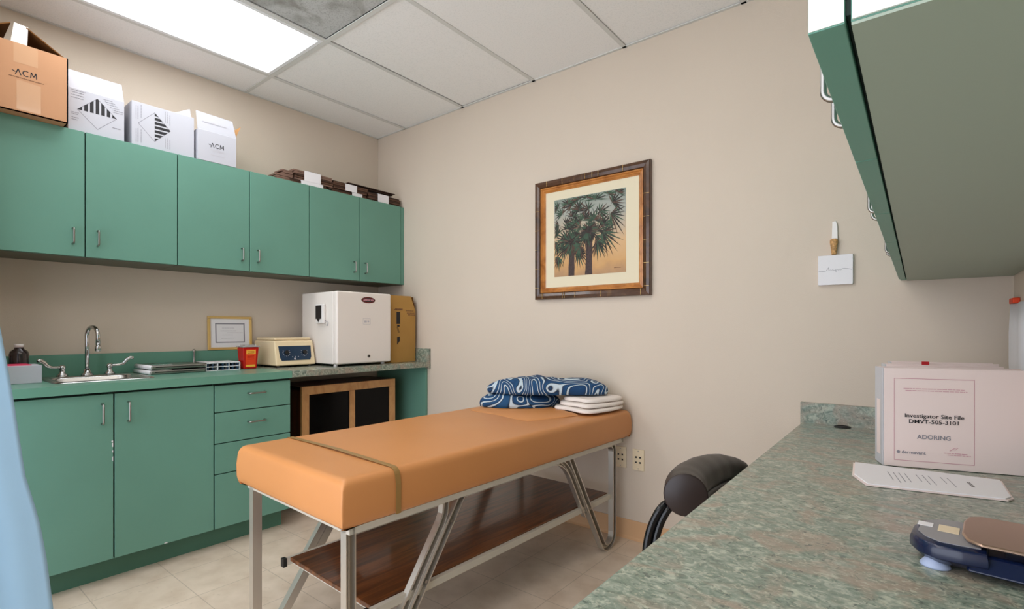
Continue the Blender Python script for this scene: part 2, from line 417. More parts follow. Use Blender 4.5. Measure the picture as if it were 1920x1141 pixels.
def troffer(i, j, lm, label):
    x0, x1, y1, y0 = XS[i]+.013, XS[i+1]-.013, YS[j]-.013, YS[j+1]+.013
    t = thing('ceiling_light', label, 'light', ((x0+x1)/2, (y0+y1)/2, H+.003))
    hb = B(); hb.box(x0, x1, y0, y1, H+.09, H+.1)
    hb.box(x0, x0+.004, y0, y1, H+.004, H+.09); hb.box(x1-.004, x1, y0, y1, H+.004, H+.09); hb.box(x0, x1, y0, y0+.004, H+.004, H+.09); hb.box(x0, x1, y1-.004, y1, H+.004, H+.09)
    hb.build('housing', 'white', t)
    fb = B()
    for a in ((x0, x0+.022, y0, y1), (x1-.022, x1, y0, y1), (x0+.022, x1-.022, y0, y0+.022), (x0+.022, x1-.022, y1-.022, y1)): fb.box(*a, H-.002, H+.008)
    fb.build('door_frame', 'gridlamp', t, bevel=.002)
    B().box(x0+.02, x1-.02, y0+.02, y1-.02, H+.002, H+.004).build('diffuser', lm, t)
troffer(1, 1, 'lamp1', 'lit rectangular ceiling troffer over the sink cabinets, in view at top left')
troffer(4, 1, 'fill2', 'added ceiling troffer out of view above the desk side, brightens the room')
troffer(3, 2, 'fill3', 'added ceiling troffer out of view behind the viewpoint, fill light')

# ------------------------------------------------------------------ left wall cabinets
def vpull(b_parent, x, y, z0, z1, out=(1, 0, 0), r=.0042):
    return bow((x, y, z0), (x, y, z1), out, r).build('handle', 'satin', b_parent, smooth=True)
UZ0, UZ1 = 1.519, 2.128
def upper_unit(ys, label, filler=None, cat='cabinet'):
    y0, y1 = ys[0], (filler if filler is not None else ys[-1])
    t = thing('wall_cabinet', label, cat, (.16, (y0+y1)/2, UZ0), 'green wall cabinets over the counter')
    c = B(); c.box(.002, .312, y0, y1, UZ0, UZ0+.018); c.box(.002, .312, y0, y1, UZ1-.018, UZ1)
    c.box(.002, .312, y0, y0+.016, UZ0, UZ1); c.box(.002, .312, y1-.016, y1, UZ0, UZ1); c.box(.002, .008, y0, y1, UZ0, UZ1)
    if filler is not None: c.box(.29, .330, ys[-1]+.002, y1, UZ0, UZ1)
    c.build('body', 'green', t)
    B().box(.004, .310, y0+.002, y1-.002, UZ0-.003, UZ0-.0002).build('bottom_panel', 'under', t)
    B().box(.3125, .3155, y0+.001, ys[-1]-.001, UZ0+.002, UZ1-.002).build('door_gap_shade', 'gap', t)
    for k in range(len(ys)-1):
        a, b_ = ys[k]+.0025, ys[k+1]-.0025
        d = B().box(.316, .334, a, b_, UZ0, UZ1).build('door', 'green', t, bevel=.0012)
        hy = b_-.045 if k % 2 == 0 else a+.045
        vpull(d, .334, hy, 1.578, 1.652)
    return t
upper_unit([-2.40, -1.983, -1.585], 'green two door wall cabinet above the sink, at the left under the cardboard boxes')
upper_unit([-1.585, -1.198, -.808], 'green two door wall cabinet in the middle of the row, below the white ACM carton')
upper_unit([-.808, -.416, -.034], 'green two door wall cabinet nearest the corner, above the small white fridge', filler=-.002)

# base cabinets
CT = .92
def base_unit(y0, y1, label, kind):
    t = thing('base_cabinet', label, 'cabinet', (.3, (y0+y1)/2, 0), None)
    c = B(); c.box(.02, .588, y0, y0+.016, .10, .878); c.box(.02, .588, y1-.016, y1, .10, .878)
    c.box(.02, .588, y0, y1, .10, .118); c.box(.02, .03, y0, y1, .10, .878)
    c.build('body', 'green', t)
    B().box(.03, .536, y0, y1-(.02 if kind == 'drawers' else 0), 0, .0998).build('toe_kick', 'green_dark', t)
    B().box(.5885, .5915, y0+.002, y1-.002, .108, .874).build('door_gap_shade', 'gap', t)
    if kind == 'doors':
        for k, (a, b_) in enumerate(((y0, -1.936), (-1.936, y1))):
            d = B().box(.592, .610, a+.003, b_-.003, .108, .868).build('door', 'green', t, bevel=.0012)
            vpull(d, .610, (b_-.045 if k == 0 else a+.054), .735, .825, r=.0046)
            if k == 0:
                s = B()
                rr = random.Random(4)
                for zz, hh, ww in ((.647, .006, .006), (.625, .018, .004), (.60, .008, .003), (.56, .02, .0025)):
                    s.poly([(.6103, b_-.004-ww*rr.uniform(.8, 1.6), zz), (.6103, b_-.0035, zz-.003), (.6103, b_-.0035, zz+hh), (.6103, b_-.004-ww, zz+hh*.8)])
                s.build('paint_chip', 'paper', d)
            else:
                s = B(); s.poly([(.6103, a+.20, .109), (.6103, a+.216, .109), (.6103, a+.214, .113), (.6103, a+.203, .114)]); s.build('paint_chip', 'paper', d)
    else:
        zs = [.868, .7225, .557, .395, .108]
        for k in range(4):
            d = B().box(.592, .610, y0+.003, y1-.003, zs[k+1]+(.0025 if k < 3 else 0), zs[k]-.0025).build('drawer', 'green', t, bevel=.0012)
            zc = [.812, .655, .49, .350][k]; yc = (y0+y1)/2+.008
            bow((.610, yc-.045, zc), (.610, yc+.045, zc), (1, 0, 0), .0046).build('handle', 'satin', d, smooth=True)
    return t
base_unit(-2.40, -1.506, 'green two door base cabinet under the steel sink, chipped at the door edge', 'doors')
base_unit(-1.506, -1.086, 'green four drawer base cabinet beside the open knee space', 'drawers')
# knee-space end panel at the back wall
e = B().box(.02, .605, -.022, -.002, 0, .878).build('end_panel', 'green', bevel=.001)
tag(origin(e, (.3, -.012, 0)), 'green upright panel carrying the counter end against the back wall', 'panel')

# counter tops (with sink cut-out: four strips)
SX0, SX1, SY0, SY1 = .10, .50, -2.125, -1.735
c = B()
c.box(0.001, .634, -2.41, SY0+.02, .88, CT); c.box(0.001, .634, SY1-.02, -1.090, .88, CT)
c.box(0.001, SX0+.02, SY0+.02, SY1-.02, .88, CT); c.box(SX1-.02, .634, SY0+.02, SY1-.02, .88, CT)
t = thing('countertop', 'plain green laminate countertop with backsplash around the steel sink', 'countertop', (.3, -1.75, .88))
c.build('worktop', 'green_top', t)
B().box(0.001, .02, -2.41, -1.09, CT, 1.033).build('backsplash', 'green_top', t, bevel=.003)
t = thing('countertop', 'speckled grey-green laminate countertop under the white fridge, ending at the back wall', 'countertop', (.3, -.55, .88))
B().box(0.001, .634, -1.0895, -.001, .882, CT).build('worktop', 'laminate', t, bevel=.002)
bb = B(); bb.box(.02, .640, -.02, -.001, CT-.05, 1.02)
bb.build('side_splash', 'laminate', t, bevel=.002)
B().box(0.001, .02, -1.0895, -.001, CT, 1.033).build('backsplash', 'green_top', t)

# ------------------------------------------------------------------ sink and tap
t = thing('sink', 'drop-in stainless steel sink in the green countertop', 'sink', ((SX0+SX1)/2, (SY0+SY1)/2, CT))
s = B(); z = CT+.001
def ringpts(x0, x1, y0, y1, r, zz, n=5):
    out = []
    for cx_, cy_, a0 in ((x1-r, y1-r, 0), (x0+r, y1-r, 90), (x0+r, y0+r, 180), (x1-r, y0+r, 270)):
        for k in range(n+1): a = R(a0+90*k/n); out.append((cx_+r*math.cos(a), cy_+r*math.sin(a), zz))
    return out
rings = [ringpts(SX0, SX1, SY0, SY1, .03, z), ringpts(SX0+.006, SX1-.006, SY0+.006, SY1-.006, .028, z+.006),
         ringpts(SX0+.075, SX1-.022, SY0+.028, SY1-.028, .05, z+.005), ringpts(SX0+.082, SX1-.030, SY0+.036, SY1-.036, .05, z-.004),
         ringpts(SX0+.095, SX1-.045, SY0+.05, SY1-.05, .05, z-.13), ringpts(SX0+.13, SX1-.08, SY0+.085, SY1-.085, .04, z-.15)]
RV = [[s.bm.verts.new(p) for p in rg] for rg in rings]
for a, b_ in zip(RV, RV[1:]):
    for k in range(len(a)): s.bm.faces.new((a[k], a[(k+1) % len(a)], b_[(k+1) % len(a)], b_[k]))
s.bm.faces.new(RV[-1])
s.build('basin', 'steel', t, smooth=True)
B().lathe(((SX0+SX1)/2+.02, (SY0+SY1)/2, z-.149), [(.04, 0), (.04, .003), (.03, .003), (.012, .001)]).build('drain', 'chrome', t, smooth=True)

ty = -1.932; tx = .125; tz = CT+.007
t = thing('gooseneck_tap', 'chrome gooseneck tap with two curved blade handles behind the sink', 'tap', (tx, ty, tz))
pts = [(tx, ty, tz+.0), (tx, ty, tz+.18)] + arc((tx+.045, ty+.012, tz+.205), .047, 180, -5, 12, (.96, .27, 0), (0, 0, 1)) 
pts += [(pts[-1][0]+.002, pts[-1][1], pts[-1][2]-.045)]
B().tube(pts, .0095, 14).build('spout', 'chrome', t, smooth=True)
e_ = pts[-1]; B().lathe((e_[0], e_[1], e_[2]-.03), [(.009, 0), (.013, .004), (.013, .024), (.010, .032)]).build('aerator', 'chrome', t, smooth=True)
B().lathe((tx, ty, tz-.001), [(.026, 0), (.025, .008), (.016, .016), (.013, .034)]).build('spout_base', 'chrome', t, smooth=True)
for sgn, hy in ((-1, -2.030), (1, -1.836)):
    h = B().lathe((tx-.005, hy, tz-.001), [(.024, 0), (.022, .010), (.012, .020), (.011, .034), (.015, .040), (.014, .052), (.006, .058)]).build('valve', 'chrome', t, smooth=True)
    y = hy; zz = tz+.046
    bp_ = [(tx, y, zz), (tx+.003, y+sgn*.018, zz+.001), (tx+.008, y+sgn*.04, zz+.002), (tx+.012, y+sgn*.058, zz+.009), (tx+.016, y+sgn*.072, zz+.028), (tx+.02, y+sgn*.086, zz+.038), (tx+.024, y+sgn*.100, zz+.038)]
    B().tube(bp_, [.007, .006, .006, .008, .010, .010, .007], 12, flat=.55).build('blade_handle', 'chrome', h, smooth=True)
t = thing('gas_outlet', 'small chrome nozzle standing at the backsplash behind the stacked clipboards', 'nozzle', (.045, -1.40, CT))
B().lathe((.045, -1.40, CT), [(.012, 0), (.012, .006), (.0065, .010), (.006, .105), (.008, .108), (.008, .120), (.004, .126)], 14).build('stem', 'satin', t, smooth=True)

# ------------------------------------------------------------------ small things on the counter
# white box of supplies with pink lid, dark bottle, clear bottle
t = thing('supply_box', 'white cardboard box with pink top at the left end of the counter', 'box', (.30, -2.25, CT))
B().box(.22, .37, -2.335, -2.146, CT+.0005, CT+.082).build('carton', 'card', t, bevel=.002)
B().box(.225, .365, -2.33, -2.18, CT+.082, CT+.085).build('lid_label', 'pink', t)
ink = B(); xf = frame_xf((.3702, -2.24, CT+.045), (0, 1, 0), (0, 0, 1)); ink_rows = [(-.07, .022), (-.07, -.018)]
bars(ink, xf, ink_rows, .07, .003); ink.build('printing', 'ink_pale', t)
t = thing('bottle', 'dark brown plastic bottle with white cap behind the white box', 'bottle', (.17, -2.196, CT))
B().lathe((.17, -2.196, CT+.0005), [(.033, 0), (.036, .004), (.036, .125), (.032, .140), (.018, .152), (.016, .160)]).build('body', 'amber', t, smooth=True)
B().lathe((.17, -2.196, CT+.160), [(.018, 0), (.018, .014), (.016, .016)]).build('cap', 'white', t, smooth=True)
t = thing('bottle', 'small clear bottle at far left between the white box and the blue cloth', 'bottle', (.17, -2.285, CT))
B().lathe((.17, -2.285, CT+.0005), [(.026, 0), (.028, .004), (.028, .10), (.014, .118), (.013, .124)]).build('body', 'clear', t, smooth=True)
B().lathe((.17, -2.285, CT+.124), [(.014, 0), (.014, .02), (.008, .022), (.006, .045)]).build('pump_cap', 'white', t, smooth=True)

# clipboards
def clipboard(z, dy, label):
    t = thing('clipboard', label, 'clipboard', (.18, -1.57+dy, z), 'metal storage clipboards by the sink')
    b = B(); b.box(.045, .295, -1.70+dy, -1.43+dy, z, z+.021); b.build('case', 'satin', t, bevel=.006, seg=3)
    b = B(); b.tube([(.05, -1.701+dy, z+.011), (.29, -1.701+dy, z+.011)], .012, 14); b.build('spine', 'paper', t, smooth=True)
    b = B(); b.box(.20, .293, -1.69+dy, -1.60+dy, z+.0212, z+.026); b.build('clip', 'chrome', t, bevel=.002)
    b = B(); b.box(.2955, .2965, -1.68+dy, -1.44+dy, z+.009, z+.0125); b.build('edge_line', 'ink', t)
clipboard(CT+.001, 0.0, 'silver storage clipboard lying on the green counter, bottom one of two')
clipboard(CT+.028, .004, 'silver storage clipboard lying on top of another beside the sink')

# tube rack
t = thing('tube_rack', 'blue and white slotted tube rack between clipboards and red container', 'rack', (.19, -1.33, CT))
b = B(); b.box(.10, .27, -1.418, -1.225, CT+.044, CT+.05); b.box(.10, .27, -1.418, -1.225, CT+.022, CT+.026); b.box(.10, .27, -1.418, -1.225, CT+.0005, CT+.004)
for y in (-1.418, -1.355, -1.292, -1.229): b.box(.10, .27, y, y+.004, CT+.001, CT+.05)
b.build('frame', 'paper', t)
b = B()
for k in range(7):
    for x in (.11, .16, .21, .262): B().tube([(x, -1.406+k*.028, CT+.0042), (x, -1.406+k*.028, CT+.0438)], .0062, 8).build('tube', 'panel_blue', t)
b.bm.free()

# sharps container
t = thing('sharps_container', 'red plastic sharps container with orange label beside the centrifuge', 'container', (.235, -1.165, CT))
x, y = .235, -1.163
b = B(); b.hexa([(x-.032, y-.04, CT+.0005), (x+.032, y-.04, CT+.0005), (x+.032, y+.04, CT+.0005), (x-.032, y+.04, CT+.0005)],
                [(x-.042, y-.049, CT+.135), (x+.042, y-.049, CT+.135), (x+.042, y+.049, CT+.135), (x-.042, y+.049, CT+.135)])
b.build('tub', 'red_box', t, bevel=.006, seg=3)
b = B(); b.box(x-.046, x+.046, y-.053, y+.053, CT+.1352, CT+.142); b.box(x-.03, x+.034, y-.036, y+.036, CT+.142, CT+.150); b.build('lid', 'clear', t, bevel=.002)
def lab(z0, z1, w, m, name, off):
    f = lambda z: x+.032+(z-CT)/.135*.010+off
    b = B(); b.poly([(f(z0), y-w, z0), (f(z0), y+w, z0), (f(z1), y+w, z1), (f(z1), y-w, z1)]); return b.build(name, m, t)
lab(CT+.012, CT+.122, .031, 'orange', 'label', .0006)
lab(CT+.092, CT+.116, .028, 'yellow', 'warning_stripe', .0011); lab(CT+.014, CT+.026, .028, 'yellow', 'bottom_stripe', .0011)
b = B(); b.mi = 0
for zz in (.106, .098, .078, .070, .060): 
    f = x+.032+zz/.135*.010+.0014
    b.poly([(f, y-.022, CT+zz), (f, y+.02, CT+zz), (f, y+.02, CT+zz+.003), (f, y-.022, CT+zz+.003)])
b.build('printing', 'red_box', t)

# framed certificate leaning on the wall, on the backsplash
t = thing('framed_certificate', 'small gold-framed certificate leaning on the wall on top of the green backsplash', 'frame', (.018, -1.175, 1.0335))
y0, y1, z0, z1 = -1.312, -1.040, 1.034, 1.25
tilt = lambda z: .018 - (z-z0)*.045
def lean(b): 
    for v in b.bm.verts: v.co.x += tilt(v.co.z)
    return b
b = B()
for a in ((y0, y1, z0, z0+.016), (y0, y1, z1-.016, z1), (y0, y0+.016, z0+.016, z1-.016), (y1-.016, y1, z0+.016, z1-.016)): b.box(-.006, .008, *a)
lean(b).build('frame', 'gold', t, bevel=.002)
lean(B().box(-.004, .001, y0+.014, y1-.014, z0+.014, z1-.014)).build('mat_board', 'paper', t)
b = B(); 
for a in ((y0+.045, y1-.045, z0+.045, z0+.052), (y0+.045, y1-.045, z1-.052, z1-.045), (y0+.045, y0+.052, z0+.052, z1-.052), (y1-.052, y1-.045, z0+.052, z1-.052)): b.box(.001, .0016, *a)
lean(b).build('certificate_border', 'ink_grey', t)
b = B(); xf = frame_xf((.0014, -1.176, 1.142), (0, 1, 0), (0, 0, 1))
bars(b, xf, [(-.05, .03), (-.06, .012), (-.02, .0), (-.05, -.014), (-.055, -.036)], .10, .003, .4, 5); lean(b).build('certificate_text', 'ink_pale', t)

# centrifuge
x0, x1, y0, y1 = .03, .335, -1.034, -.760
t = thing('centrifuge', 'cream benchtop centrifuge with a navy control panel beside the fridge', 'centrifuge', (.18, -.897, CT))
z0 = CT+.012
b = B()
b.hexa([(x0, y0, z0), (x1, y0, z0), (x1, y1, z0), (x0, y1, z0)], [(x0, y0+.004, z0+.16), (x1-.035, y0+.004, z0+.16), (x1-.035, y1-.004, z0+.16), (x0, y1-.004, z0+.16)])
b.build('housing', 'cream', t, bevel=.010, seg=3)
B().box(x0+.01, x1-.045, y0+.012, y1-.012, z0+.163, z0+.18).build('lid', 'cream', t, bevel=.008, seg=3)
fx = lambda z: x1 - (z-z0)/.16*.035 + .0008
pz0, pz1, py0, py1 = z0+.032, z0+.125, y0+.028, y1-.028
pan = [(py0+.012, pz0), (py1-.012, pz0), (py1-.002, pz0+.02), (py1+.002, pz1), (py0-.002, pz1), (py0+.002, pz0+.02)]
P3 = [(fx(z), y, z) for y, z in pan]
p = B().prism(P3, (.0015, 0, .0003)).build('control_panel', 'panel_blue', t)
for yy in (y0+.075, y1-.075):
    k = B().disc((fx(z0+.083)+.001, yy, z0+.083), (1, 0, .22), .014, .011).build('knob', 'black', p, bevel=.001)
b = B()
for yy in (y0+.075, y1-.075):
    for a in range(-210, 31, 30):
        q = lambda rr, da=0: (lambda Y, Z: (fx(Z)+.0019, Y, Z))(yy+rr*math.cos(R(a+da)), z0+.083+rr*math.sin(R(a+da)))
        b.poly([q(.019, -3), q(.026, -3), q(.026, 3), q(.019, 3)])
for yy in (-.92, -.90, -.88): b.disc((fx(z0+.055)+.001, yy, z0+.055), (1, 0, .22), .003, .001, 10)
b.disc((fx(z0+.042)+.001, -.905, z0+.042), (1, 0, .22), .007, .001, 14)
b.build('dial_marks', 'ink_pale', p)
b = B()
for (xx, yy) in ((x0+.03, y0+.03), (x1-.03, y0+.03), (x0+.03, y1-.03), (x1-.03, y1-.03)): B().lathe((xx, yy, CT+.0005), [(.012, 0), (.011, .0125)], 12).build('foot', 'black', t)
b.bm.free()

# fridge
x0, x1, y0, y1, z0, z1 = .135, .565, -.750, -.312, CT+.016, 1.418
t = thing('mini_fridge', 'small white countertop fridge with a thermometer on its side and oval badge', 'fridge', (.34, -.53, CT))
B().box(x0, x1-.048, y0+.003, y1-.003, z0, z1-.002).build('body', 'fridge', t, bevel=.006, seg=3)
B().box(x1-.048, x1-.043, y0+.01, y1-.01, z0+.008, z1-.01).build('door_seal', 'greyplastic', t)
d = B().box(x1-.043, x1, y0, y1, z0, z1).build('door', 'fridge', t, bevel=.012, seg=4)
b = B().disc((x1-.0005, -.507, 1.366), (1, 0, 0), .056, .002, 32, .021); bd = b.build('badge', 'vinyl_cap', d)
b = B(); b.disc((x1+.0014, -.507, 1.366), (1, 0, 0), .050, .0006, 32, .017); b.build('badge_rim', 'red_box', bd)
b = B(); b.disc((x1+.0019, -.507, 1.366), (1, 0, 0), .048, .0006, 32, .0155); b.build('badge_face', 'vinyl_cap', bd)
b = B(); add_text(b, 'AMERICAN', .017, frame_xf((x1+.0030, -.507, 1.366), (0, 1, 0), (0, 0, 1)), bold=.0006); b.build('badge_lettering', 'ink_pink', bd)
b = B(); xf = frame_xf((x1+.0006, -.52, 1.22), (0, 1, 0), (0, 0, 1))
for (a0, a1, c0_, c1_) in ((-.03, .03, -.02, -.018), (-.03, .03, .018, .02), (-.03, -.028, -.02, .02), (.028, .03, -.02, .02), (-.02, .0, -.008, .006), (.005, .02, -.006, .006)):
    b.poly([tuple(xf @ Vector(q)) for q in ((a0, c0_, 0), (a1, c0_, 0), (a1, c1_, 0), (a0, c1_, 0))])
b.build('faint_label', 'ink_pale', d)
k = B().disc((x1-.0005, -.503, .982), (1, 0, 0), .011, .003, 20).build('lock_ring', 'satin', d)
B().disc((x1+.002, -.503, .982), (1, 0, 0), .0055, .002, 14).build('keyhole', 'black', k)
b = B()
for (xx, yy) in ((x0+.03, y0+.03), (x1-.06, y0+.03), (x0+.03, y1-.03), (x1-.06, y1-.03)): B().lathe((xx, yy, CT+.0005), [(.014, 0), (.012, .0162)], 12).build('foot', 'white', t)
b.bm.free()
t = thing('fridge_thermometer', 'white thermometer with dark display hung on the left side of the fridge', 'thermometer', (.38, -.752, 1.26))
bd_ = B().box(.342, .436, -.770, -.7475, 1.205, 1.335).build('case', 'white', t, bevel=.006, seg=3)
B().box(.348, .416, -.7725, -.770, 1.235, 1.325).build('display', 'black', t, bevel=.002)
b = B(); b.prism([(.362, -.7735, 1.243), (.402, -.7735, 1.243), (.382, -.7735, 1.213)], (0, .004, 0)); b.build('pointer', 'black', t)
b = B(); b.tube([(.43, -.755, 1.23), (.455, -.7535, 1.215), (.47, -.7525, 1.21), (.46, -.7525, 1.19), (.44, -.7525, 1.195)], .0018, 6); b.build('probe_wire', 'ink_grey', t)

# tall brown box beside the fridge
x0, x1, y0, y1 = .18, .50, -.262, -.030
t = thing('cardboard_box', 'tall narrow brown cardboard box between the fridge and the corner', 'box', (.34, -.15, CT))
b = B(); b.box(x0, x1, y0, y1, CT+.0005, 1.318)
b.build('carton', 'kraft_dark', t, bevel=.002)
b = B(); b.prism([(x1-.001, y0+.002, 1.316), (x1-.001, y1-.004, 1.316), (x1-.018, y1-.030, 1.418), (x1-.018, y0+.002, 1.418)], (-.003, 0, 0)); b.build('front_flap', 'kraft_dark', t)
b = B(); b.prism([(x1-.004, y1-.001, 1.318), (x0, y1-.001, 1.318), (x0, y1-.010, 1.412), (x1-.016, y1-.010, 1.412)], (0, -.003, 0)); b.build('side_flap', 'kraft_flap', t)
b = B(); b.prism([(x0+.003, y0, 1.318), (x0+.003, y1, 1.318), (x0+.01, y1, 1.40), (x0+.01, y0, 1.40)], (-.003, 0, 0)); b.build('back_flap', 'kraft_dark', t)
b = B(); xf = frame_xf((x1+.0006, -.145, 1.13), (0, 1, 0), (0, 0, 1))
def rect(b, xf, a0, a1, c0_, c1_, z=0): b.poly([tuple(xf @ Vector(q)) for q in ((a0, c0_, z), (a1, c0_, z), (a1, c1_, z), (a0, c1_, z))])
rect(b, xf, -.068, -.034, .075, .165); rect(b, xf, -.062, -.038, .055, .068)
for k in range(5): rect(b, xf, -.066+.003*k, -.050+.003*k, .046-.008*k, .050-.008*k)
b.poly([tuple(xf @ Vector(q)) for q in ((-.062, -.022, 0), (-.062, -.078, 0), (-.036, -.05, 0), (-.036, -.018, 0))])
b.build('printing', 'ink', t)
b = B(); bars(b, xf, [(-.09, .178), (.02, .172), (.03, .155), (.04, .142), (-.08, .184)], .085, .006, .2, 9); b.build('faint_printing', 'ink_brown', t)

# glazed wood cabinet in the knee space
x0, x1, y0, y1, zt = .10, .45, -.925, -.183, .798
t = thing('media_cabinet', 'low wooden cabinet with two dark glass panels in the knee space under the counter', 'cabinet', (.27, -.55, 0))
b = B(); b.box(x0, x1-.02, y0, y0+.018, 0.0, zt-.004); b.box(x0, x1-.02, y1-.018, y1, 0, zt-.004); b.box(x0, x1-.02, y0, y1, zt-.022, zt); b.box(x0, x1-.02, y0, y1, .06, .08); b.box(x0, x0+.01, y0, y1, 0, zt)
b.build('case', 'redwood', t)
fr_ = B(); w_ = .05
fr_.box(x1-.02, x1, y0, y1, zt-.055, zt); fr_.box(x1-.02, x1, y0, y1, .03, .09)
fr_.box(x1-.02, x1, y0, y0+w_, .09, zt-.055); fr_.box(x1-.02, x1, y1-w_, y1, .09, zt-.055); fr_.box(x1-.02, x1, -.572, -.532, .09, zt-.055)
fr_.build('face_frame', 'pine', t, bevel=.002)
for a, b_ in ((y0+w_, -.572), (-.532, y1-w_)):
    B().box(x1-.017, x1-.012, a, b_, .09, zt-.055).build('glass_panel', 'glass_dark', t)
B().box(.05, .28, -.94, -.35, .845, .872).build('x', 'white').name = 'cable_tray'
tr = bpy.data.objects['cable_tray']; tag(origin(tr, (.165, -.645, .845)), 'pale tray fixed under the speckled counter above the wooden cabinet', 'tray')

# ------------------------------------------------------------------ boxes on the wall cabinets
TZ = UZ1 + .0006
XFW = lambda x, y, z: frame_xf((x, y, z), (0, 1, 0), (0, 0, 1))
def acm(b, xf, size, mark=True):
    """the printed letters: A without its bar, C, M and a small swoosh"""
    s = size
    def st(p, q, w=.14):
        p = Vector((*p, 0)) * s; q = Vector((*q, 0)) * s; d = (q-p).normalized(); nn = Vector((-d.y, d.x, 0)) * w*s/2
        b.poly([tuple(xf @ v) for v in (p-nn, q-nn, q+nn, p+nn)])
    st((-1.3, -.5), (-.95, .5)); st((-.95, .5), (-.6, -.5))
    for k in range(8):
        a0, a1 = R(50+260*k/8), R(50+260*(k+1)/8)
        st((.05+.42*math.cos(a0), .46*math.sin(a0)), (.05+.42*math.cos(a1), .46*math.sin(a1)))
    for p, q in (((.62, -.5), (.7, .5)), ((.7, .5), (1.0, -.25)), ((1.0, -.25), (1.3, .5)), ((1.3, .5), (1.38, -.5))): st(p, q)
    if mark: st((-1.75, .12), (-1.32, -.05), .1); st((-1.6, -.02), (-1.3, -.1), .08)
# 1: open kraft box
x0, x1, y0, y1, zt = .06, .40, -2.405, -2.06, 2.432
t = thing('cardboard_box', 'open brown cardboard box printed ACM on top of the wall cabinet at far left', 'box', (.25, -2.23, TZ))
b = B(); th = .005
b.box(x0, x1, y0, y1, TZ, TZ+th); b.box(x0, x0+th, y0, y1, TZ, zt); b.box(x1-th, x1, y0, y1, TZ, zt); b.box(x0, x1, y0, y0+th, TZ, zt); b.box(x0, x1, y1-th, y1, TZ, zt)
b.build('carton', 'kraft', t)
yc = (y0+y1)/2+.015
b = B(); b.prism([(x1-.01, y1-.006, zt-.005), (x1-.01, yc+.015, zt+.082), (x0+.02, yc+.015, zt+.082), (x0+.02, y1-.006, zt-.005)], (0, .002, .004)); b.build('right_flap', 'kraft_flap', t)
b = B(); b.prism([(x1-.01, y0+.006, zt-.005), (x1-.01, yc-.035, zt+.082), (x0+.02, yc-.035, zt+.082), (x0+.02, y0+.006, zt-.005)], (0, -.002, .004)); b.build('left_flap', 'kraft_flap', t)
b = B(); b.prism([(x1-.008, yc-.036, zt+.000), (x1-.008, yc+.018, zt-.004), (x1-.012, yc+.022, zt+.088), (x1-.012, yc-.024, zt+.092)], (-.002, 0, 0)); b.build('tape_strip', 'tape_w', t)
b = B(); xf = XFW(x1+.0005, -2.205, 2.305); acm(b, xf, .026)
b.build('lettering', 'ink', t)
b = B(); bars(b, xf, [(-.055, -.026)], .115, .003, .0, 3); b.build('printing', 'ink_brown', t)
b = B(); b.poly([tuple(XFW(x1+.0003, -2.19, 2.215) @ Vector(q)) for q in ((-.045, -.075, 0), (.035, -.075, 0), (.035, .05, 0), (-.045, .055, 0))])
b.build('clear_tape', 'tape', t); b = B(); b.poly([tuple(XFW(x1+.0003, -2.20, 2.38) @ Vector(q)) for q in ((-.045, -.035, 0), (.035, -.035, 0), (.035, .05, 0), (-.045, .05, 0))]); b.build('clear_tape', 'tape', t)

def diamond(t, cx_, cy_, cz_, hw, hh, rot):
    """black-striped half of a diamond label with its outline"""
    b = B(); xf = XFW(cx_, cy_, cz_)
    def tr_(u, v):     # unrotated: stripes in the upper half, vertical
        return (u*hw, v*hh) if not rot else (v*hw, -u*hh)
    for k in range(7):
        u0, u1 = -1 + (2*k+.35)/7, -1 + (2*k+1.65)/7
        if k == 0: u0 = -1
        if k == 6: u1 = 1
        top = lambda u: 1-abs(u)
        pts = [(u0, .0)] + [(u, top(u)) for u in ([u0, u1] if (u0 > 0) == (u1 > 0) or k != 3 else [u0, 0, u1])] + [(u1, .0)]
        pts = [p for i_, p in enumerate(pts) if i_ == 0 or p != pts[i_-1]]
        if len(pts) >= 3: b.poly([tuple(xf @ Vector((*tr_(*p), .0004))) for p in pts])
    b.build('hazard_stripes', 'ink', t)
    b = B(); cs = [(-1, 0), (0, -1), (1, 0), (0, 1)]
    for p, q in zip(cs, cs[1:]+cs[:1]):
        P_ = Vector((*tr_(*p), 0)); Q_ = Vector((*tr_(*q), 0)); d = (Q_-P_).normalized(); nn = Vector((-d.y, d.x, 0))*.0012
        b.poly([tuple(xf @ (v+Vector((0, 0, .0003)))) for v in (P_-nn, Q_-nn, Q_+nn, P_+nn)])
    b.build('diamond_outline', 'ink_grey', t)

# 2: white box with diamond label
x0, x1, y0, y1, zf, zt = .05, .318, -2.045, -1.822, 2.335, 2.430
t = thing('cardboard_box', 'tall white carton with upright striped diamond label beside the brown box', 'box', (.2, -1.93, TZ))
b = B(); b.box(x0, x1, y0, y1, TZ, zf); b.build('carton', 'card', t, bevel=.0015)
b = B(); b.prism([(x1-.002, y0, zf-.001), (x1-.002, y1-.001, zf-.001), (x1-.03, y1-.004, zt), (x1-.03, y0, zt)], (-.003, 0, 0)); b.build('top_flap', 'card', t)
diamond(t, x1, -1.932, 2.236, .078, .076, False)
b = B(); xf = XFW(x1+.0003, -1.932, 2.236)
bars(b, xf, [(-.1, .088), (-.1, .078), (-.1, .065), (-.1, .052)], .055, .0025, .2, 1); bars(b, xf, [(.02, .082), (.03, .072), (.04, .062), (.05, .050), (.06, .040), (.062, .030)], .045, .0025, .1, 2)
bars(b, xf, [(-.1, -.02), (-.1, -.028), (-.1, -.045), (-.1, -.055)], .03, .003, .3, 3); bars(b, xf, [(.06, -.05)], .035, .004, .1, 3); b.build('printing', 'ink_grey', t)
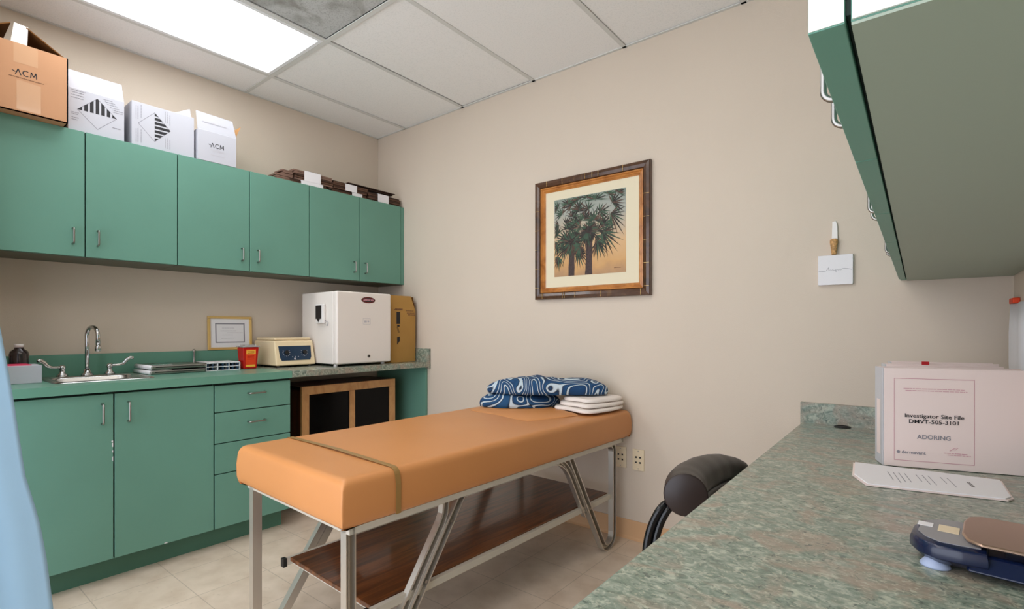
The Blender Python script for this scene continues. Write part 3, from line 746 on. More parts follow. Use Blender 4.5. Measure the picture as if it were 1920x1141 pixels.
# 3: white box with rotated diamond label
x0, x1, y0, y1, zt = .05, .318, -1.79, -1.497, 2.358
t = thing('cardboard_box', 'white carton with sideways striped diamond label, middle of the boxes', 'box', (.2, -1.64, TZ))
b = B(); b.box(x0, x1, y0, y1, TZ, zt); b.build('carton', 'card', t, bevel=.0015)
b = B(); b.prism([(x1-.03, -1.60, zt), (x1-.03, -1.50, zt), (x1-.05, -1.502, zt+.062)], (-.003, 0, 0)); b.build('raised_flap', 'card', t)
diamond(t, x1, -1.688, 2.247, .074, .077, True)
b = B(); xf = XFW(x1+.0003, -1.688, 2.247) @ Matrix.Rotation(R(90), 4, 'Z')
bars(b, xf, [(-.10, .082), (-.10, .074), (-.10, .060), (.02, .082), (.02, .074), (.03, .060)], .075, .0022, .1, 6)
bars(b, xf, [(-.10, -.05), (-.10, -.06), (-.10, -.072), (.04, -.05), (.04, -.06), (.03, -.072)], .06, .0022, .2, 7); b.build('printing', 'ink_grey', t)
# 4: white ACM box
x0, x1, y0, y1, zf, zt = .06, .335, -1.485, -1.276, 2.302, 2.40
t = thing('cardboard_box', 'open white carton printed ACM, the rightmost white box on the wall cabinets', 'box', (.2, -1.38, TZ))
b = B(); b.box(x0, x1, y0, y1, TZ, zf); b.build('carton', 'card', t, bevel=.0015)
b = B(); b.prism([(x1-.002, y0, zf), (x1-.002, y1, zf), (x1-.012, y1-.018, zt), (x1-.012, y0-.005, zt+.004)], (-.003, 0, 0)); b.build('front_flap', 'card', t)
b = B(); b.prism([(x1-.02, y1-.002, zf), (x0+.02, y1-.002, zf), (x0+.02, y1+.040, zf+.09), (x1-.04, y1+.040, zf+.09)], (0, .003, .001)); b.build('right_flap', 'card_in', t)
b = B(); xf = XFW(x1+.0005, -1.383, 2.225); acm(b, xf, .026); b.build('lettering', 'ink', t)
b = B(); bars(b, xf, [(-.035, -.025), (-.025, -.033), (-.035, -.056)], .075, .002, .1, 8); bars(b, frame_xf((x1-.004, -1.39, 2.35), (0, 1, 0), (0, 0, 1)), [(-.07, .0)], .13, .004, .0, 8); b.build('printing', 'ink_pale', t)

# bundles of dark brown slabs with paper bands
def bundle(y0, y1, z0, n, band, mats_, label, x0=.20, x1=.322, hh=.0125, jit=.008, seed=1):
    rr = random.Random(seed)
    t = thing('sample_bundle', label, 'bundle', ((x0+x1)/2, (y0+y1)/2, z0), 'paper-banded bundles of dark brown slabs on the wall cabinets')
    z = z0
    for k in range(n):
        a, b_ = rr.uniform(-jit, jit), rr.uniform(-jit, jit)
        B().box(x0+rr.uniform(0, .006), x1-.003-rr.uniform(0, .008), y0+a, y1+b_, z+.0005, z+hh-.0008).build('slab', mats_[k % len(mats_)], t, bevel=.0015)
        z += hh
    if band:
        b = B(); bx0, bx1 = x0-.003, x1+.0015
        b.box(bx1-.0015, bx1, band[0], band[1], z0+.0003, z+.001); b.box(bx0, bx1, band[0], band[1], z, z+.001); b.box(bx0, bx0+.0015, band[0], band[1], z0+.0003, z+.001)
        b.build('paper_band', 'paper', t)
    return z
BR = ['brownslab', 'brownslab_c', 'brownslab']
z = bundle(-1.03, -.94, TZ, 3, None, ['brownslab_b'], 'small taupe bundle without a band, leftmost of the brown bundles', seed=2)
z = bundle(-.955, -.66, TZ, 2, (-.86, -.70), BR, 'low banded brown bundle under the left stack', seed=3, jit=.012)
bundle(-.975, -.905, z+.002, 4, None, ['brownslab_b'], 'short taupe bundle resting on the left end of the low banded bundle', hh=.012, seed=4, x1=.315)
bundle(-.898, -.62, z+.002, 5, (-.835, -.715), ['brownslab_b', 'brownslab', 'brownslab_c', 'brownslab_b'], 'thick banded brown bundle on top of the left stack', seed=5, hh=.0135, x1=.318)
z = bundle(-.635, -.345, TZ, 2, (-.47, -.385), BR, 'low banded brown bundle under the middle stack', seed=6, jit=.012)
z2 = bundle(-.61, -.335, z+.002, 4, (-.525, -.43), BR, 'banded dark brown bundle on top of the middle stack', seed=7)
z = bundle(-.325, -.03, TZ, 5, (-.245, -.145), ['brownslab_c', 'brownslab'], 'banded dark brown bundle nearest the corner', seed=8)
b = B(); b.prism([(.20, -.62, z2+.003), (.30, -.62, z2+.003), (.30, -.09, z2+.003), (.20, -.09, z2+.003)], (0, 0, .006))
o = b.build('board', 'brownslab_c', bevel=.001); tag(origin(o, (.25, -.35, z2+.003)), 'long thin dark brown board lying across the middle and right bundles', 'board')
b = B(); b.prism([(.215, -.50, z2+.0105), (.32, -.50, z2+.0105), (.32, -.08, z2+.0105), (.215, -.08, z2+.0105)], (0, 0, .005))
o = b.build('board', 'brownslab_c', bevel=.001); tag(origin(o, (.27, -.3, z2+.0105)), 'thin dark brown board on the very top of the bundles', 'board')

# ------------------------------------------------------------------ palm picture
PX0, PX1, PZ0, PZ1 = 1.629, 2.393, 1.351, 2.083
t = thing('framed_picture', 'framed palm tree print in burl and gold frame on the back wall', 'picture', ((PX0+PX1)/2, -.001, PZ0))
def ringframe(b, x0, x1, z0, z1, prof):
    """mitred picture moulding; prof = [(inset, depth)]"""
    V = []
    for ins, dep in prof:
        V.append([b.bm.verts.new(p) for p in ((x0+ins, -dep, z0+ins), (x1-ins, -dep, z0+ins), (x1-ins, -dep, z1-ins), (x0+ins, -dep, z1-ins))])
    for a, c_ in zip(V, V[1:]):
        for k in range(4):
            f = b.bm.faces.new((a[k], a[(k+1) % 4], c_[(k+1) % 4], c_[k])); f.material_index = b.mi
    return b
ringframe(B(), PX0, PX1, PZ0, PZ1, [(0, .001), (0, .026), (.004, .032), (.020, .036), (.036, .030), (.042, .022), (.042, .002)]).build('outer_moulding', 'burl', t)
ringframe(B(), PX0+.042, PX1-.042, PZ0+.042, PZ1-.042, [(0, .004), (0, .026), (.006, .028), (.012, .020), (.018, .022), (.026, .014), (.030, .012), (.030, .004)]).build('inner_lip', 'copper', t)
b = B()
rr = random.Random(3)
for k in range(22):
    side = k % 4; w_ = .0012
    if side == 0: xx = rr.uniform(PX0+.05, PX1-.05); b.prism([(xx, -.0365, PZ0+.004), (xx+w_, -.0365, PZ0+.004), (xx+w_, -.0365, PZ0+.036), (xx, -.0365, PZ0+.036)], (0, .004, 0))
    if side == 1: xx = rr.uniform(PX0+.05, PX1-.05); b.prism([(xx, -.0365, PZ1-.036), (xx+w_, -.0365, PZ1-.036), (xx+w_, -.0365, PZ1-.004), (xx, -.0365, PZ1-.004)], (0, .004, 0))
    if side == 2: zz = PZ0+.05+(k//4)*.125; b.prism([(PX1-.036, -.0365, zz), (PX1-.004, -.0365, zz), (PX1-.004, -.0365, zz+w_), (PX1-.036, -.0365, zz+w_)], (0, .004, 0))
    if side == 3: zz = PZ0+.07+(k//4)*.12; b.prism([(PX0+.004, -.0365, zz), (PX0+.036, -.0365, zz), (PX0+.036, -.0365, zz+w_), (PX0+.004, -.0365, zz+w_)], (0, .004, 0))
b.build('gold_lines', 'gold', t)
B().box(PX0+.06, PX1-.06, -.010, -.004, PZ0+.06, PZ1-.06).build('mat_board', 'matboard', t)
IX0, IX1, IZ0, IZ1 = 1.765, 2.243, 1.487, 1.958
pr = B().box(IX0, IX1, -.0115, -.0100, IZ0, IZ1).build('print', 'print', t)
def clipseg(p, q):
    """shorten q so that the segment p-q stays inside the print"""
    f = 1.0; m_ = .002
    for a, lo, hi in ((0, IX0+m_, IX1-m_), (1, IZ0+m_, IZ1-m_)):
        d = q[a]-p[a]
        if p[a]+f*d > hi and d > 0: f = min(f, (hi-p[a])/d)
        if p[a]+f*d < lo and d < 0: f = min(f, (lo-p[a])/d)
    return (p[0]+(q[0]-p[0])*f, p[1]+(q[1]-p[1])*f), f
inside = lambda p: IX0+.002 < p[0] < IX1-.002 and IZ0+.002 < p[1] < IZ1-.002
yy = -.0118
lay = [0]
def blade(b, p, q, w_):
    lay[0] += 1; yy = -.0119 - lay[0]*5e-6
    if not inside(p): return
    q2, f = clipseg(p, q)
    dx, dz = q2[0]-p[0], q2[1]-p[1]; L = math.hypot(dx, dz)
    if L < .006: return
    nx, nz = -dz/L*w_, dx/L*w_
    m_ = (p[0]+dx*.45, p[1]+dz*.45)
    b.poly([(p[0]-nx*.3, yy, p[1]-nz*.3), (m_[0]-nx, yy, m_[1]-nz), (q2[0], yy, q2[1]), (m_[0]+nx, yy, m_[1]+nz), (p[0]+nx*.3, yy, p[1]+nz*.3)])
def fan(bs, c, ang, stalk, rad, n=17, spread=150, droop=.5, rr=None):
    a = R(ang); hub = (c[0]+stalk*math.cos(a), c[1]+stalk*math.sin(a))
    blade(bs[1], c, hub, .0016)
    for k in range(n):
        da = R(-spread/2+spread*k/(n-1)); L = rad*(1-.35*abs(da)/R(90))*rr.uniform(.85, 1.1)
        tip = (hub[0]+L*math.cos(a+da), hub[1]+L*math.sin(a+da)-droop*L*.35)
        blade(bs[rr.choice((0, 0, 1, 1, 2))], hub, tip, .0042)
bs = [B(), B(), B()]; rr = random.Random(11)
trk = B()
for (x0, x1, zt_, w0, w1) in ((1.887, 1.892, 1.69, .019, .016), (2.005, 2.012, 1.735, .022, .017)):
    pts_l = []; pts_r = []
    for k in range(9):
        f = k/8; zz = IZ0+.001+(zt_-IZ0)*f; cx_ = x0+(x1-x0)*f; ww = w0+(w1-w0)*f+(.004*rr.random())
        if f > .65: ww += .008*(1 if k % 2 else .2)
        pts_l.append((cx_-ww, yy+.0002, zz)); pts_r.append((cx_+ww, yy+.0002, zz))
    trk.poly(pts_r + pts_l[::-1])
for (hx, hz, rw, rh) in ((1.890, 1.685, .034, .045), (2.010, 1.745, .040, .055)):
    trk.poly([(hx+rw*math.cos(R(a_))*rr.uniform(.75, 1.15), yy+.0001, hz+rh*.7*math.sin(R(a_))*rr.uniform(.75, 1.15)) for a_ in range(0, 360, 20)])
trk.build('palm_trunks', 'palm_trunk', pr)
for (c, st_, rd) in (((1.890, 1.70), .045, .115), ((2.010, 1.765), .05, .135)):
    for a in (92, 55, 130, 20, 162, -15, 195, -45, 225): fan(bs, (c[0], c[1]-.02), a+rr.uniform(-8, 8), st_*rr.uniform(.4, 1.6), rd*rr.uniform(.7, 1.1), 9, 120, .8, rr)
for k in range(16):
    hx = (1.83, 1.89, 1.95, 2.01, 2.07, 2.13, 1.86, 1.92, 1.98, 2.04, 2.10, 1.80, 2.0, 2.06, 1.90, 1.84)[k]; hz = (1.86, 1.83, 1.88, 1.86, 1.84, 1.93, 1.76, 1.79, 1.81, 1.79, 1.76, 1.74, 1.93, 1.73, 1.90, 1.80)[k]
    fan(bs, (hx, hz), rr.uniform(20, 160), .012, rr.uniform(.07, .10), 9, 170, .6, rr)
for cx__, cz__ in ((1.890, 1.69), (2.010, 1.75)):
    for a in range(0, 360, 45): fan(bs, (cx__, cz__), a+rr.uniform(-15, 15), .020, .060, 6, 100, .5, rr)
for (hx, hz, a, rd) in ((1.80, 1.90, 150, .09), (1.87, 1.91, 100, .09), (1.95, 1.93, 120, .10), (2.05, 1.91, 80, .11), (2.15, 1.88, 30, .12), (2.14, 1.83, -20, .13), (2.09, 1.73, -25, .14), (2.06, 1.69, -70, .11), (1.81, 1.80, 190, .09), (1.80, 1.70, 215, .10), (1.80, 1.62, 250, .08), (1.94, 1.86, 90, .09), (2.19, 1.93, 60, .08), (1.95, 1.67, 262, .08)):
    fan(bs, (hx, hz), a+rr.uniform(-10, 10), .012, rd*rr.uniform(.9, 1.1), 10, 150, .9, rr)
for b_, m_, nm in zip(bs, ('palm_green', 'palm_dark', 'palm_brown'), ('green_fronds', 'dark_fronds', 'brown_fronds')): b_.build(nm, m_, pr)
b = B(); bars(b, frame_xf((2.19, -.0120, 1.513), (1, 0, 0), (0, 0, 1)), [(-.02, 0)], .045, .003, 0, 2); b.build('signature', 'ink_brown', pr)

# ------------------------------------------------------------------ wall sign, hook, outlets
t = thing('canvas_sign', 'small white canvas with one thin handwritten word on the back wall', 'sign', (3.238, -.002, 1.359))
B().box(3.173, 3.303, -.020, -.001, 1.360, 1.490).build('canvas', 'paper', t, bevel=.002)
b = B(); xf = frame_xf((3.238, -.0206, 1.425), (1, 0, 0), (0, 0, 1))
pts = [(-.063, -.004)] + [(-.06+.002*k, -.0035+.0008*math.sin(k*.6)) for k in range(14)] + [(-.028, .006), (-.025, .012), (-.024, .004), (-.023, -.004), (-.018, .002), (-.014, -.004), (-.010, .002), (-.006, -.002), (-.003, -.004), (0, .002), (.003, -.010), (.004, .0), (.009, .002), (.012, -.003), (.016, .001), (.021, -.002), (.026, .003)] + [(.03+.004*k, .0045-.00012*k*k) for k in range(9)]
b.tube([tuple(xf @ Vector((x_, y_, 0))) for x_, y_ in pts], .0006, 5)
b.build('handwriting', 'ink_grey', t)
t = thing('hanging_vase', 'tan woven cone holder with a white top above the canvas sign', 'ornament', (3.233, -.013, 1.491))
b = B(); b.lathe((3.233, -.017, 1.4912), [(.008, 0), (.0095, .004), (.012, .03), (.0155, .055), (.0145, .066), (.010, .070)], 16); b.build('woven_cone', 'shell', t, smooth=True)
b = B(); b.prism([(3.224, -.012, 1.552), (3.247, -.012, 1.552), (3.245, -.010, 1.622), (3.240, -.010, 1.640), (3.226, -.010, 1.638)], (0, .008, 0)); b.build('white_tab', 'white', t, bevel=.002)

def outlet(x0, z0, label):
    t = thing('wall_outlet', label, 'outlet', (x0+.034, -.001, z0))
    B().box(x0, x0+.068, -.007, -.001, z0, z0+.116).build('cover_plate', 'ivory', t, bevel=.002)
    for ax in (.015, .039):
        for az in (.038, .066):
            s = B().box(x0+ax, x0+ax+.014, -.0085, -.0065, z0+az, z0+az+.014).build('jack', 'ivory', t)
            B().box(x0+ax+.0025, x0+ax+.0115, -.0092, -.0084, z0+az+.002, z0+az+.011).build('jack_opening', 'ink', s)
    for az in (.010, .106): B().disc((x0+.034, -.0068, z0+az), (0, -1, 0), .003, .0012, 12).build('screw', 'satin', t)
    return t
o1 = outlet(2.280, .388, 'ivory four-jack wall plate right of the exam table leg, the fully visible one')
o2 = copy_tree(o1, 'ivory four-jack wall plate half hidden behind the exam table leg', (2.174+.034, -.001, .390))

# ------------------------------------------------------------------ exam table
TX, TY, TTH, TL, TW, TZ1, TZ0 = 2.213, -1.789, -.038, 1.760, .737, .725, .576
t = thing('exam_table', 'tan vinyl padded exam table on bent aluminium legs with dark wood shelf', 'table', (TX, TY, 0), None, TTH)
# pad: rounded slab, slightly crowned
def pad_mesh():
    b = B(); bm = b.bm; nx, ny = 26, 44
    def sec(u):      # rounded profile fall-off near an edge
        return u
    r_ = .027
    grid = {}
    def spread(n_, L_):
        e = [0, .0015, .004, .008, .013, .019, .027, .04]; m = n_-2*len(e)+2
        mid = [e[-1]+(L_-2*e[-1])*q/m for q in range(1, m)]
        return e+mid+[L_-v for v in e[::-1]]
    GA, GB = spread(nx, TW), spread(ny, TL)
    for i in range(nx+1):
        for j in range(ny+1):
            a = -TW+GA[i]; c_ = GB[j]
            # concentrate rows at the edges
            fi = GA[i]/TW; fj = GB[j]/TL
            ea = min(fi, 1-fi)*TW; eb = min(fj, 1-fj)*TL
            def drop(e): return 0 if e >= r_ else r_ - math.sqrt(max(0, r_*r_-(r_-e)**2))
            z = TZ1 - min(r_, math.hypot(drop(ea), drop(eb))) + .004*math.sin(math.pi*fi)*math.sin(math.pi*fj) - .003
            z += .0025*noise.noise(Vector((a*5, c_*4, 1)))
            grid[i, j] = bm.verts.new((a, c_, z))
    for i in range(nx):
        for j in range(ny): bm.faces.new((grid[i, j], grid[i+1, j], grid[i+1, j+1], grid[i, j+1]))
    ring = [grid[i, 0] for i in range(nx+1)] + [grid[nx, j] for j in range(1, ny+1)] + [grid[i, ny] for i in range(nx-1, -1, -1)] + [grid[0, j] for j in range(ny-1, 0, -1)]
    prev = ring
    for (zz, ins) in ((TZ1-.075, -.0045), (TZ0+.03, -.003), (TZ0+.012, 0), (TZ0+.002, .008), (TZ0, .016)):
        nr = []
        for v in ring:
            x_, y_ = v.co.x, v.co.y
            x_ += ins if x_ < -TW+.0001 else (-ins if x_ > -.0001 else 0); y_ += ins if y_ < .0001 else (-ins if y_ > TL-.0001 else 0)
            w_ = .0015*noise.noise(Vector((x_*9, y_*9, zz*20)))
            nr.append(bm.verts.new((x_+w_, y_+w_, zz)))
        for k in range(len(ring)): bm.faces.new((prev[k], nr[k], nr[(k+1) % len(ring)], prev[(k+1) % len(ring)]))
        prev = nr
    bm.faces.new(prev)
    return b
pad = pad_mesh().build('pad', 'vinyl', t, smooth=True, local=True)
# corner stitches
b = B()
for (a, c_) in ((-.003, .003), (-TW+.003, .003), (-.003, TL-.003)):
    b.tube([(a, c_, TZ1-.05), (a, c_, TZ0+.02)], .0035, 6)
b.build('corner_seam', 'vinyl', pad, smooth=True, local=True)
# strap around the foot end
b = B(); hw = .012; e_ = .0018; r_ = .027
def strap_path(off):
    p = [(-TW-.004-off, TZ0+.004), (-TW-.004-off, TZ1-.05)]
    for k in range(1, 6):
        a = R(180-18*k); p.append((-TW+r_+(r_+off)*math.cos(a), TZ1-r_-.002+(r_+off)*math.sin(a)))
    p += [(-TW*.5, TZ1+.0035+off)]
    for k in range(0, 5):
        a = R(90-18*k); p.append((-r_+(r_+off)*math.cos(a), TZ1-r_-.002+(r_+off)*math.sin(a)))
    p += [(.004+off, TZ1-.05), (.004+off, TZ0+.004)]
    return p
sp_ = strap_path(.0022)
for (y0_, y1_) in ((.184, .204),):
    for p, q in zip(sp_, sp_[1:]):
        b.poly([(p[0], y0_, p[1]), (q[0], y0_, q[1]), (q[0], y1_, q[1]), (p[0], y1_, p[1])])
b.build('strap', 'vinyl_seam', pad, local=True, solid=.001)
# loose vinyl head flap
b = B(); b.hexa([(-.65, 1.16, TZ1-.001), (-.20, 1.10, TZ1-.001), (-.10, 1.40, TZ1-.001), (-.64, 1.60, TZ1-.001)], [(-.645, 1.18, TZ1+.007), (-.21, 1.12, TZ1+.007), (-.12, 1.40, TZ1+.010), (-.63, 1.60, TZ1+.010)])
b.build('head_flap', 'vinyl', pad, bevel=.004, seg=3, local=True)
# frame under the pad
b = B()
b.box(-.030, -.012, .04, 1.70, TZ0-.022, TZ0-.0005); b.box(-TW+.012, -TW+.030, .04, 1.70, TZ0-.022, TZ0-.0005)
b.box(-TW+.012, -.012, .03, .05, TZ0-.022, TZ0-.0005); b.box(-TW+.012, -.012, 1.68, 1.70, TZ0-.022, TZ0-.0005)
b.build('top_frame', 'alu_dull', t, local=True, bevel=.001)
# V legs of channel bar: profile path in the (b, z) plane at given a
def channel(a0, path, wdt=.034, dep=.030, name='leg'):
    """U channel swept along a path in the y-z plane; wdt across the plane of the path, dep along a"""
    b = B(); n = len(path); P = [Vector((0, p[0], p[1])) for p in path]
    prof = [(-.5, -.5), (.5, -.5), (.5, -.38), (-.38, -.38), (-.38, .38), (.5, .38), (.5, .5), (-.5, .5)]   # (across path normal? , a)
    prof = [(-.5, -.5), (-.5, .5), (-.36, .5), (-.36, -.36), (-.06, -.36), (-.06, .1), (.06, .1), (.06, -.36), (.36, -.36), (.36, .5), (.5, .5), (.5, -.5)]
    rings = []
    for i in range(n):
        tn = (P[min(i+1, n-1)]-P[max(i-1, 0)]).normalized(); nn = Vector((0, -tn.z, tn.y))
        rings.append([b.bm.verts.new(P[i] + nn*(u*wdt) + Vector((a0 + s_*v*dep, 0, 0))) for u, v in prof])
    m_ = len(prof)
    for i in range(n-1):
        for k in range(m_): b.bm.faces.new((rings[i][k], rings[i][(k+1) % m_], rings[i+1][(k+1) % m_], rings[i+1][k]))
    b.bm.faces.new(rings[0]); b.bm.faces.new(rings[-1][::-1])
    return b.build(name, 'alu', t, local=True)
s_ = 1
def vpath(front):
    # front V: vertical at b=.047, foot at ~.12, diagonal up to b=.50 ; rear V mirrored
    if front: bv, bt, bd, zt_ = .047, .135, .52, .556; k = 1
    else: bv, bt, bd, zt_ = 1.640, 1.555, 1.215, .556; k = -1
    p = []
    if not front: p += [(bv-.20, zt_+.006), (bv-.09, zt_+.006)] + [(bv-.05+.05*math.sin(R(a)), zt_+.006-.05+.05*math.cos(R(a))) for a in (20, 45, 70, 90)]
    else: p += [(bv, zt_+.018)]
    p += [(bv, .085)]
    r1 = .062; cc = (bv+k*r1, .078)
    for a in range(15, 151, 15): p.append((cc[0]-k*r1*math.cos(R(a)), cc[1]-r1*math.sin(R(a))))
    p += [(bd, zt_+.012)]
    return p
for s_, a0 in ((1, -.045), (-1, -TW+.045)):
    for fr in (True, False):
        lg = channel(a0, vpath(fr))
        # short curved stay riveted beside the diagonal
        if fr: sp2 = [(.239, .218), (.247, .229), (.338, .362), (.416, .475), (.430, .505), (.434, .535), (.434, .562)]
        else: sp2 = [(1.370, .240), (1.365, .25), (1.305, .35), (1.250, .445), (1.228, .48), (1.200, .512), (1.165, .538), (1.125, .552), (1.09, .556)]
        st_ = channel(a0-s_*.003, sp2, .030, .024, 'stay'); st_.parent = lg
        for (bb_, zz) in (((.335, .300), (.455, .475)) if fr else ((1.395, .268), (1.270, .477))): B().disc((a0+s_*.015, bb_, zz), (s_, 0, 0), .006, .003, 12).build('rivet', 'satin', lg, local=True)
# shelf
SZ = .285
B().box(-.600, -.068, .137, 1.625, SZ-.016, SZ).build('shelf', 'walnut', t, bevel=.003, local=True)
for a_, nm in (((-.066, -.046)), 'r'), ((-.622, -.602), 'l'):
    rl = B().box(a_[0], a_[1], .125, 1.635, SZ-.030, SZ-.004).build('shelf_rail', 'alu_dull', t, bevel=.001, local=True)
    B().box(a_[0]-.001, a_[1]+.001, .112, .126, SZ-.033, SZ-.001).build('rail_cap', 'black', rl, local=True)
for yb in (.15, 1.60): B().box(-.602, -.066, yb, yb+.015, SZ-.03, SZ-.0165).build('shelf_crossbar', 'alu_dull', t, local=True)

# ------------------------------------------------------------------ linens (table-local coordinates)
TM = Matrix.Translation((TX, TY, 0)) @ Matrix.Rotation(TTH, 4, 'Z')
def cloth_slab(outline, z0, h, n_rings=9, wob=.006, seed=0, pw=2.6, sub_n=6, lean_=(0, 0)):
    """closed soft slab from a polygon outline (table-local x, y)"""
    b = B(); n = len(outline); pts = []
    for k in range(n):
        p0, p1, p2, p3 = [Vector((*outline[(k+q) % n], 0)) for q in (-1, 0, 1, 2)]
        for s in range(sub_n):
            f = s/sub_n
            pts.append(.5*((2*p1)+(-p0+p2)*f+(2*p0-5*p1+4*p2-p3)*f*f+(-p0+3*p1-3*p2+p3)*f**3))
    c_ = sum(pts, Vector())/len(pts); rows = []
    S_ = [1.0, .988, .965, .93, .87, .78, .64, .46, .24]
    for layer, s in [('b', .3), ('b', .7), ('b', .985)] + [('t', q) for q in S_]:
        zz = z0 if layer == 'b' else z0+h*.25+h*.75*math.sqrt(max(0, 1-s**(pw*1.6)))
        row = []
        for p in pts:
            d = p-c_; v = c_+d*s
            nz_ = noise.noise(Vector((v.x*7+seed, v.y*7, seed*3.1)))+.6*noise.noise(Vector((v.x*19+seed, v.y*19, seed)))
            zq = zz+(nz_*wob if layer == 't' else 0)*min(1, (1-s)*4+.25)
            row.append(b.bm.verts.new((v.x, v.y, max(z0, zq))))
        rows.append(row)
    m_ = len(pts)
    for a, c2 in zip(rows, rows[1:]):
        for k in range(m_): b.bm.faces.new((a[k], a[(k+1) % m_], c2[(k+1) % m_], c2[k]))
    b.bm.faces.new(rows[0]); b.bm.faces.new(rows[-1][::-1])
    return b
def to_world(o, base):
    o.data.transform(TM); return origin(o, base)
z0 = TZ1+.011
sheets = [
    ([(-.045, 1.425), (-.032, 1.735), (-.33, 1.735), (-.335, 1.60), (-.295, 1.455), (-.20, 1.44)], .018, 'folded white sheet, bottom layer under the blue patterned cloth'),
    ([(-.060, 1.46), (-.028, 1.735), (-.32, 1.735), (-.32, 1.60), (-.27, 1.475), (-.15, 1.455)], .018, 'folded white sheet, middle layer of the linen pile'),
    ([(-.080, 1.50), (-.036, 1.735), (-.32, 1.735), (-.315, 1.62), (-.26, 1.50), (-.16, 1.49)], .020, 'folded white sheet, top white layer with a creased edge')]
zc = z0
for k, (ol, hh, lb) in enumerate(sheets):
    o = cloth_slab(ol, zc, hh, wob=.004, seed=k*5+3, pw=16).build('folded_sheet', 'sheet', smooth=True)
    wb = TM @ Vector((-.3, 1.56, zc)); to_world(o, wb); tag(o, lb, 'linen', 'folded white sheets on the exam table'); zc += hh+.004
# blue cloth: lower fold wraps in front of the sheets, upper fold on top
b = cloth_slab([(-.668, 1.255), (-.52, 1.275), (-.39, 1.375), (-.345, 1.47), (-.365, 1.60), (-.58, 1.60), (-.70, 1.42)], z0, .070, wob=.013, seed=1, pw=4)
b2 = cloth_slab([(-.655, 1.30), (-.49, 1.305), (-.32, 1.41), (-.19, 1.52), (-.085, 1.66), (-.20, 1.72), (-.50, 1.70), (-.64, 1.52)], zc+.006, .082, wob=.018, seed=9, pw=2.4)
me = bpy.data.meshes.new('tmp'); b2.bm.to_mesh(me); b.bm.from_mesh(me); b2.bm.free(); bpy.data.meshes.remove(me)
o = b.build('patterned_cloth', 'towel', smooth=True)
to_world(o, TM @ Vector((-.42, 1.42, z0))); tag(o, 'folded blue cloth with white looping lines on the head end of the exam table', 'linen')

# ------------------------------------------------------------------ desk on the right
DX, DZ = 3.112, .747
t = thing('desk_counter', 'speckled grey-green laminate desk counter along the right wall', 'desk', (3.45, -1.4, 0))
B().box(DX, W-.001, YF+.01, -.001, DZ-.040, DZ).build('worktop', 'laminate', t, bevel=.003)
B().box(DX-.008, W-.001, -.022, -.001, DZ-.038, DZ+.090).build('backsplash', 'laminate', t, bevel=.0015)
B().box(W-.02, W-.001, YF+.01, -.022, DZ, DZ+.090).build('side_splash', 'laminate', t, bevel=.0015)
for y in (-.032, -3.2): B().box(DX+.25, W-.002, y-.018, y, 0, DZ-.040).build('support_panel', 'green', t)
t = thing('grommet', 'round black cable grommet in the desk by the back wall', 'grommet', (3.268, -.055, DZ))
b = B(); b.lathe((3.268, -.055, DZ+.0003), [(.031, 0), (.031, .003), (.027, .0045), (.024, .0035), (.022, .0015)]); b.build('ring', 'black', t, smooth=True)

# stool tucked under the desk
t = thing('stool', 'black vinyl stool with padded roll arm, tucked under the desk', 'stool', (3.24, -.85, 0))
cx_, cy_ = 3.24, -.85
b = B(); b.lathe((cx_, cy_, .45), [(.16, 0), (.19, .006), (.20, .03), (.19, .055), (.12, .065)], 32); b.build('seat', 'vinyl_black', t, smooth=True)
B().lathe((cx_, cy_, .08), [(.025, 0), (.025, .20), (.018, .205), (.018, .37)], 16).build('column', 'chrome', t, smooth=True)
for k in range(5):
    a = R(72*k+20); d = Vector((math.cos(a), math.sin(a), 0)); c0 = Vector((cx_, cy_, .09))
    l = B().tube([c0, c0+d*.14-Vector((0, 0, .01)), c0+d*.27-Vector((0, 0, .025))], [.018, .014, .011], 8).build('leg', 'black', t, smooth=True)
    q = c0+d*.27; q.z = 0
    c_ = B().disc((q.x-d.y*.012, q.y+d.x*.012, .0255), (d.y, -d.x, 0), .025, .024, 18); c_.tube([(q.x, q.y, .03), (q.x, q.y, .064)], .006, 8); c_.build('caster', 'black', l)
# padded roll (curved) and its end cap
RP = [(2.987, -1.155, .680), (2.962, -1.09, .678), (2.943, -1.0, .674), (2.934, -.88, .666), (2.931, -.76, .652), (2.936, -.66, .636), (2.956, -.58, .614), (2.985, -.535, .590)]
def smooth_path(P, n=5):
    out = []; V = [Vector(p) for p in P]; V = [V[0]*2-V[1]] + V + [V[-1]*2-V[-2]]
    for i in range(1, len(V)-2):
        for s in range(n):
            f = s/n; p0, p1, p2, p3 = V[i-1:i+3]
            out.append(.5*((2*p1)+(-p0+p2)*f+(2*p0-5*p1+4*p2-p3)*f*f+(-p0+3*p1-3*p2+p3)*f**3))
    out.append(V[-2]); return out
SP = smooth_path(RP)
roll = B().tube(SP, [.0605+.0006*math.sin(i*1.3)-.006*(i > len(SP)-3)-.02*(i == len(SP)-1) for i in range(len(SP))], 28).build('padded_roll', 'vinyl_black', t, smooth=True)
B().tube(smooth_path([(3.0, -1.06, .628), (2.985, -.95, .625), (2.98, -.84, .615), (2.99, -.72, .60), (3.02, -.62, .575)]), .022, 14).build('arm_bracket', 'black', t, smooth=True)
d = (SP[0]-SP[2]).normalized()
b = B(); b.tube([SP[0]-d*.004, SP[0]+d*.003, SP[0]+d*.006], [.0625, .0625, .058], 28); b.build('end_cap', 'vinyl_cap', roll, smooth=True)
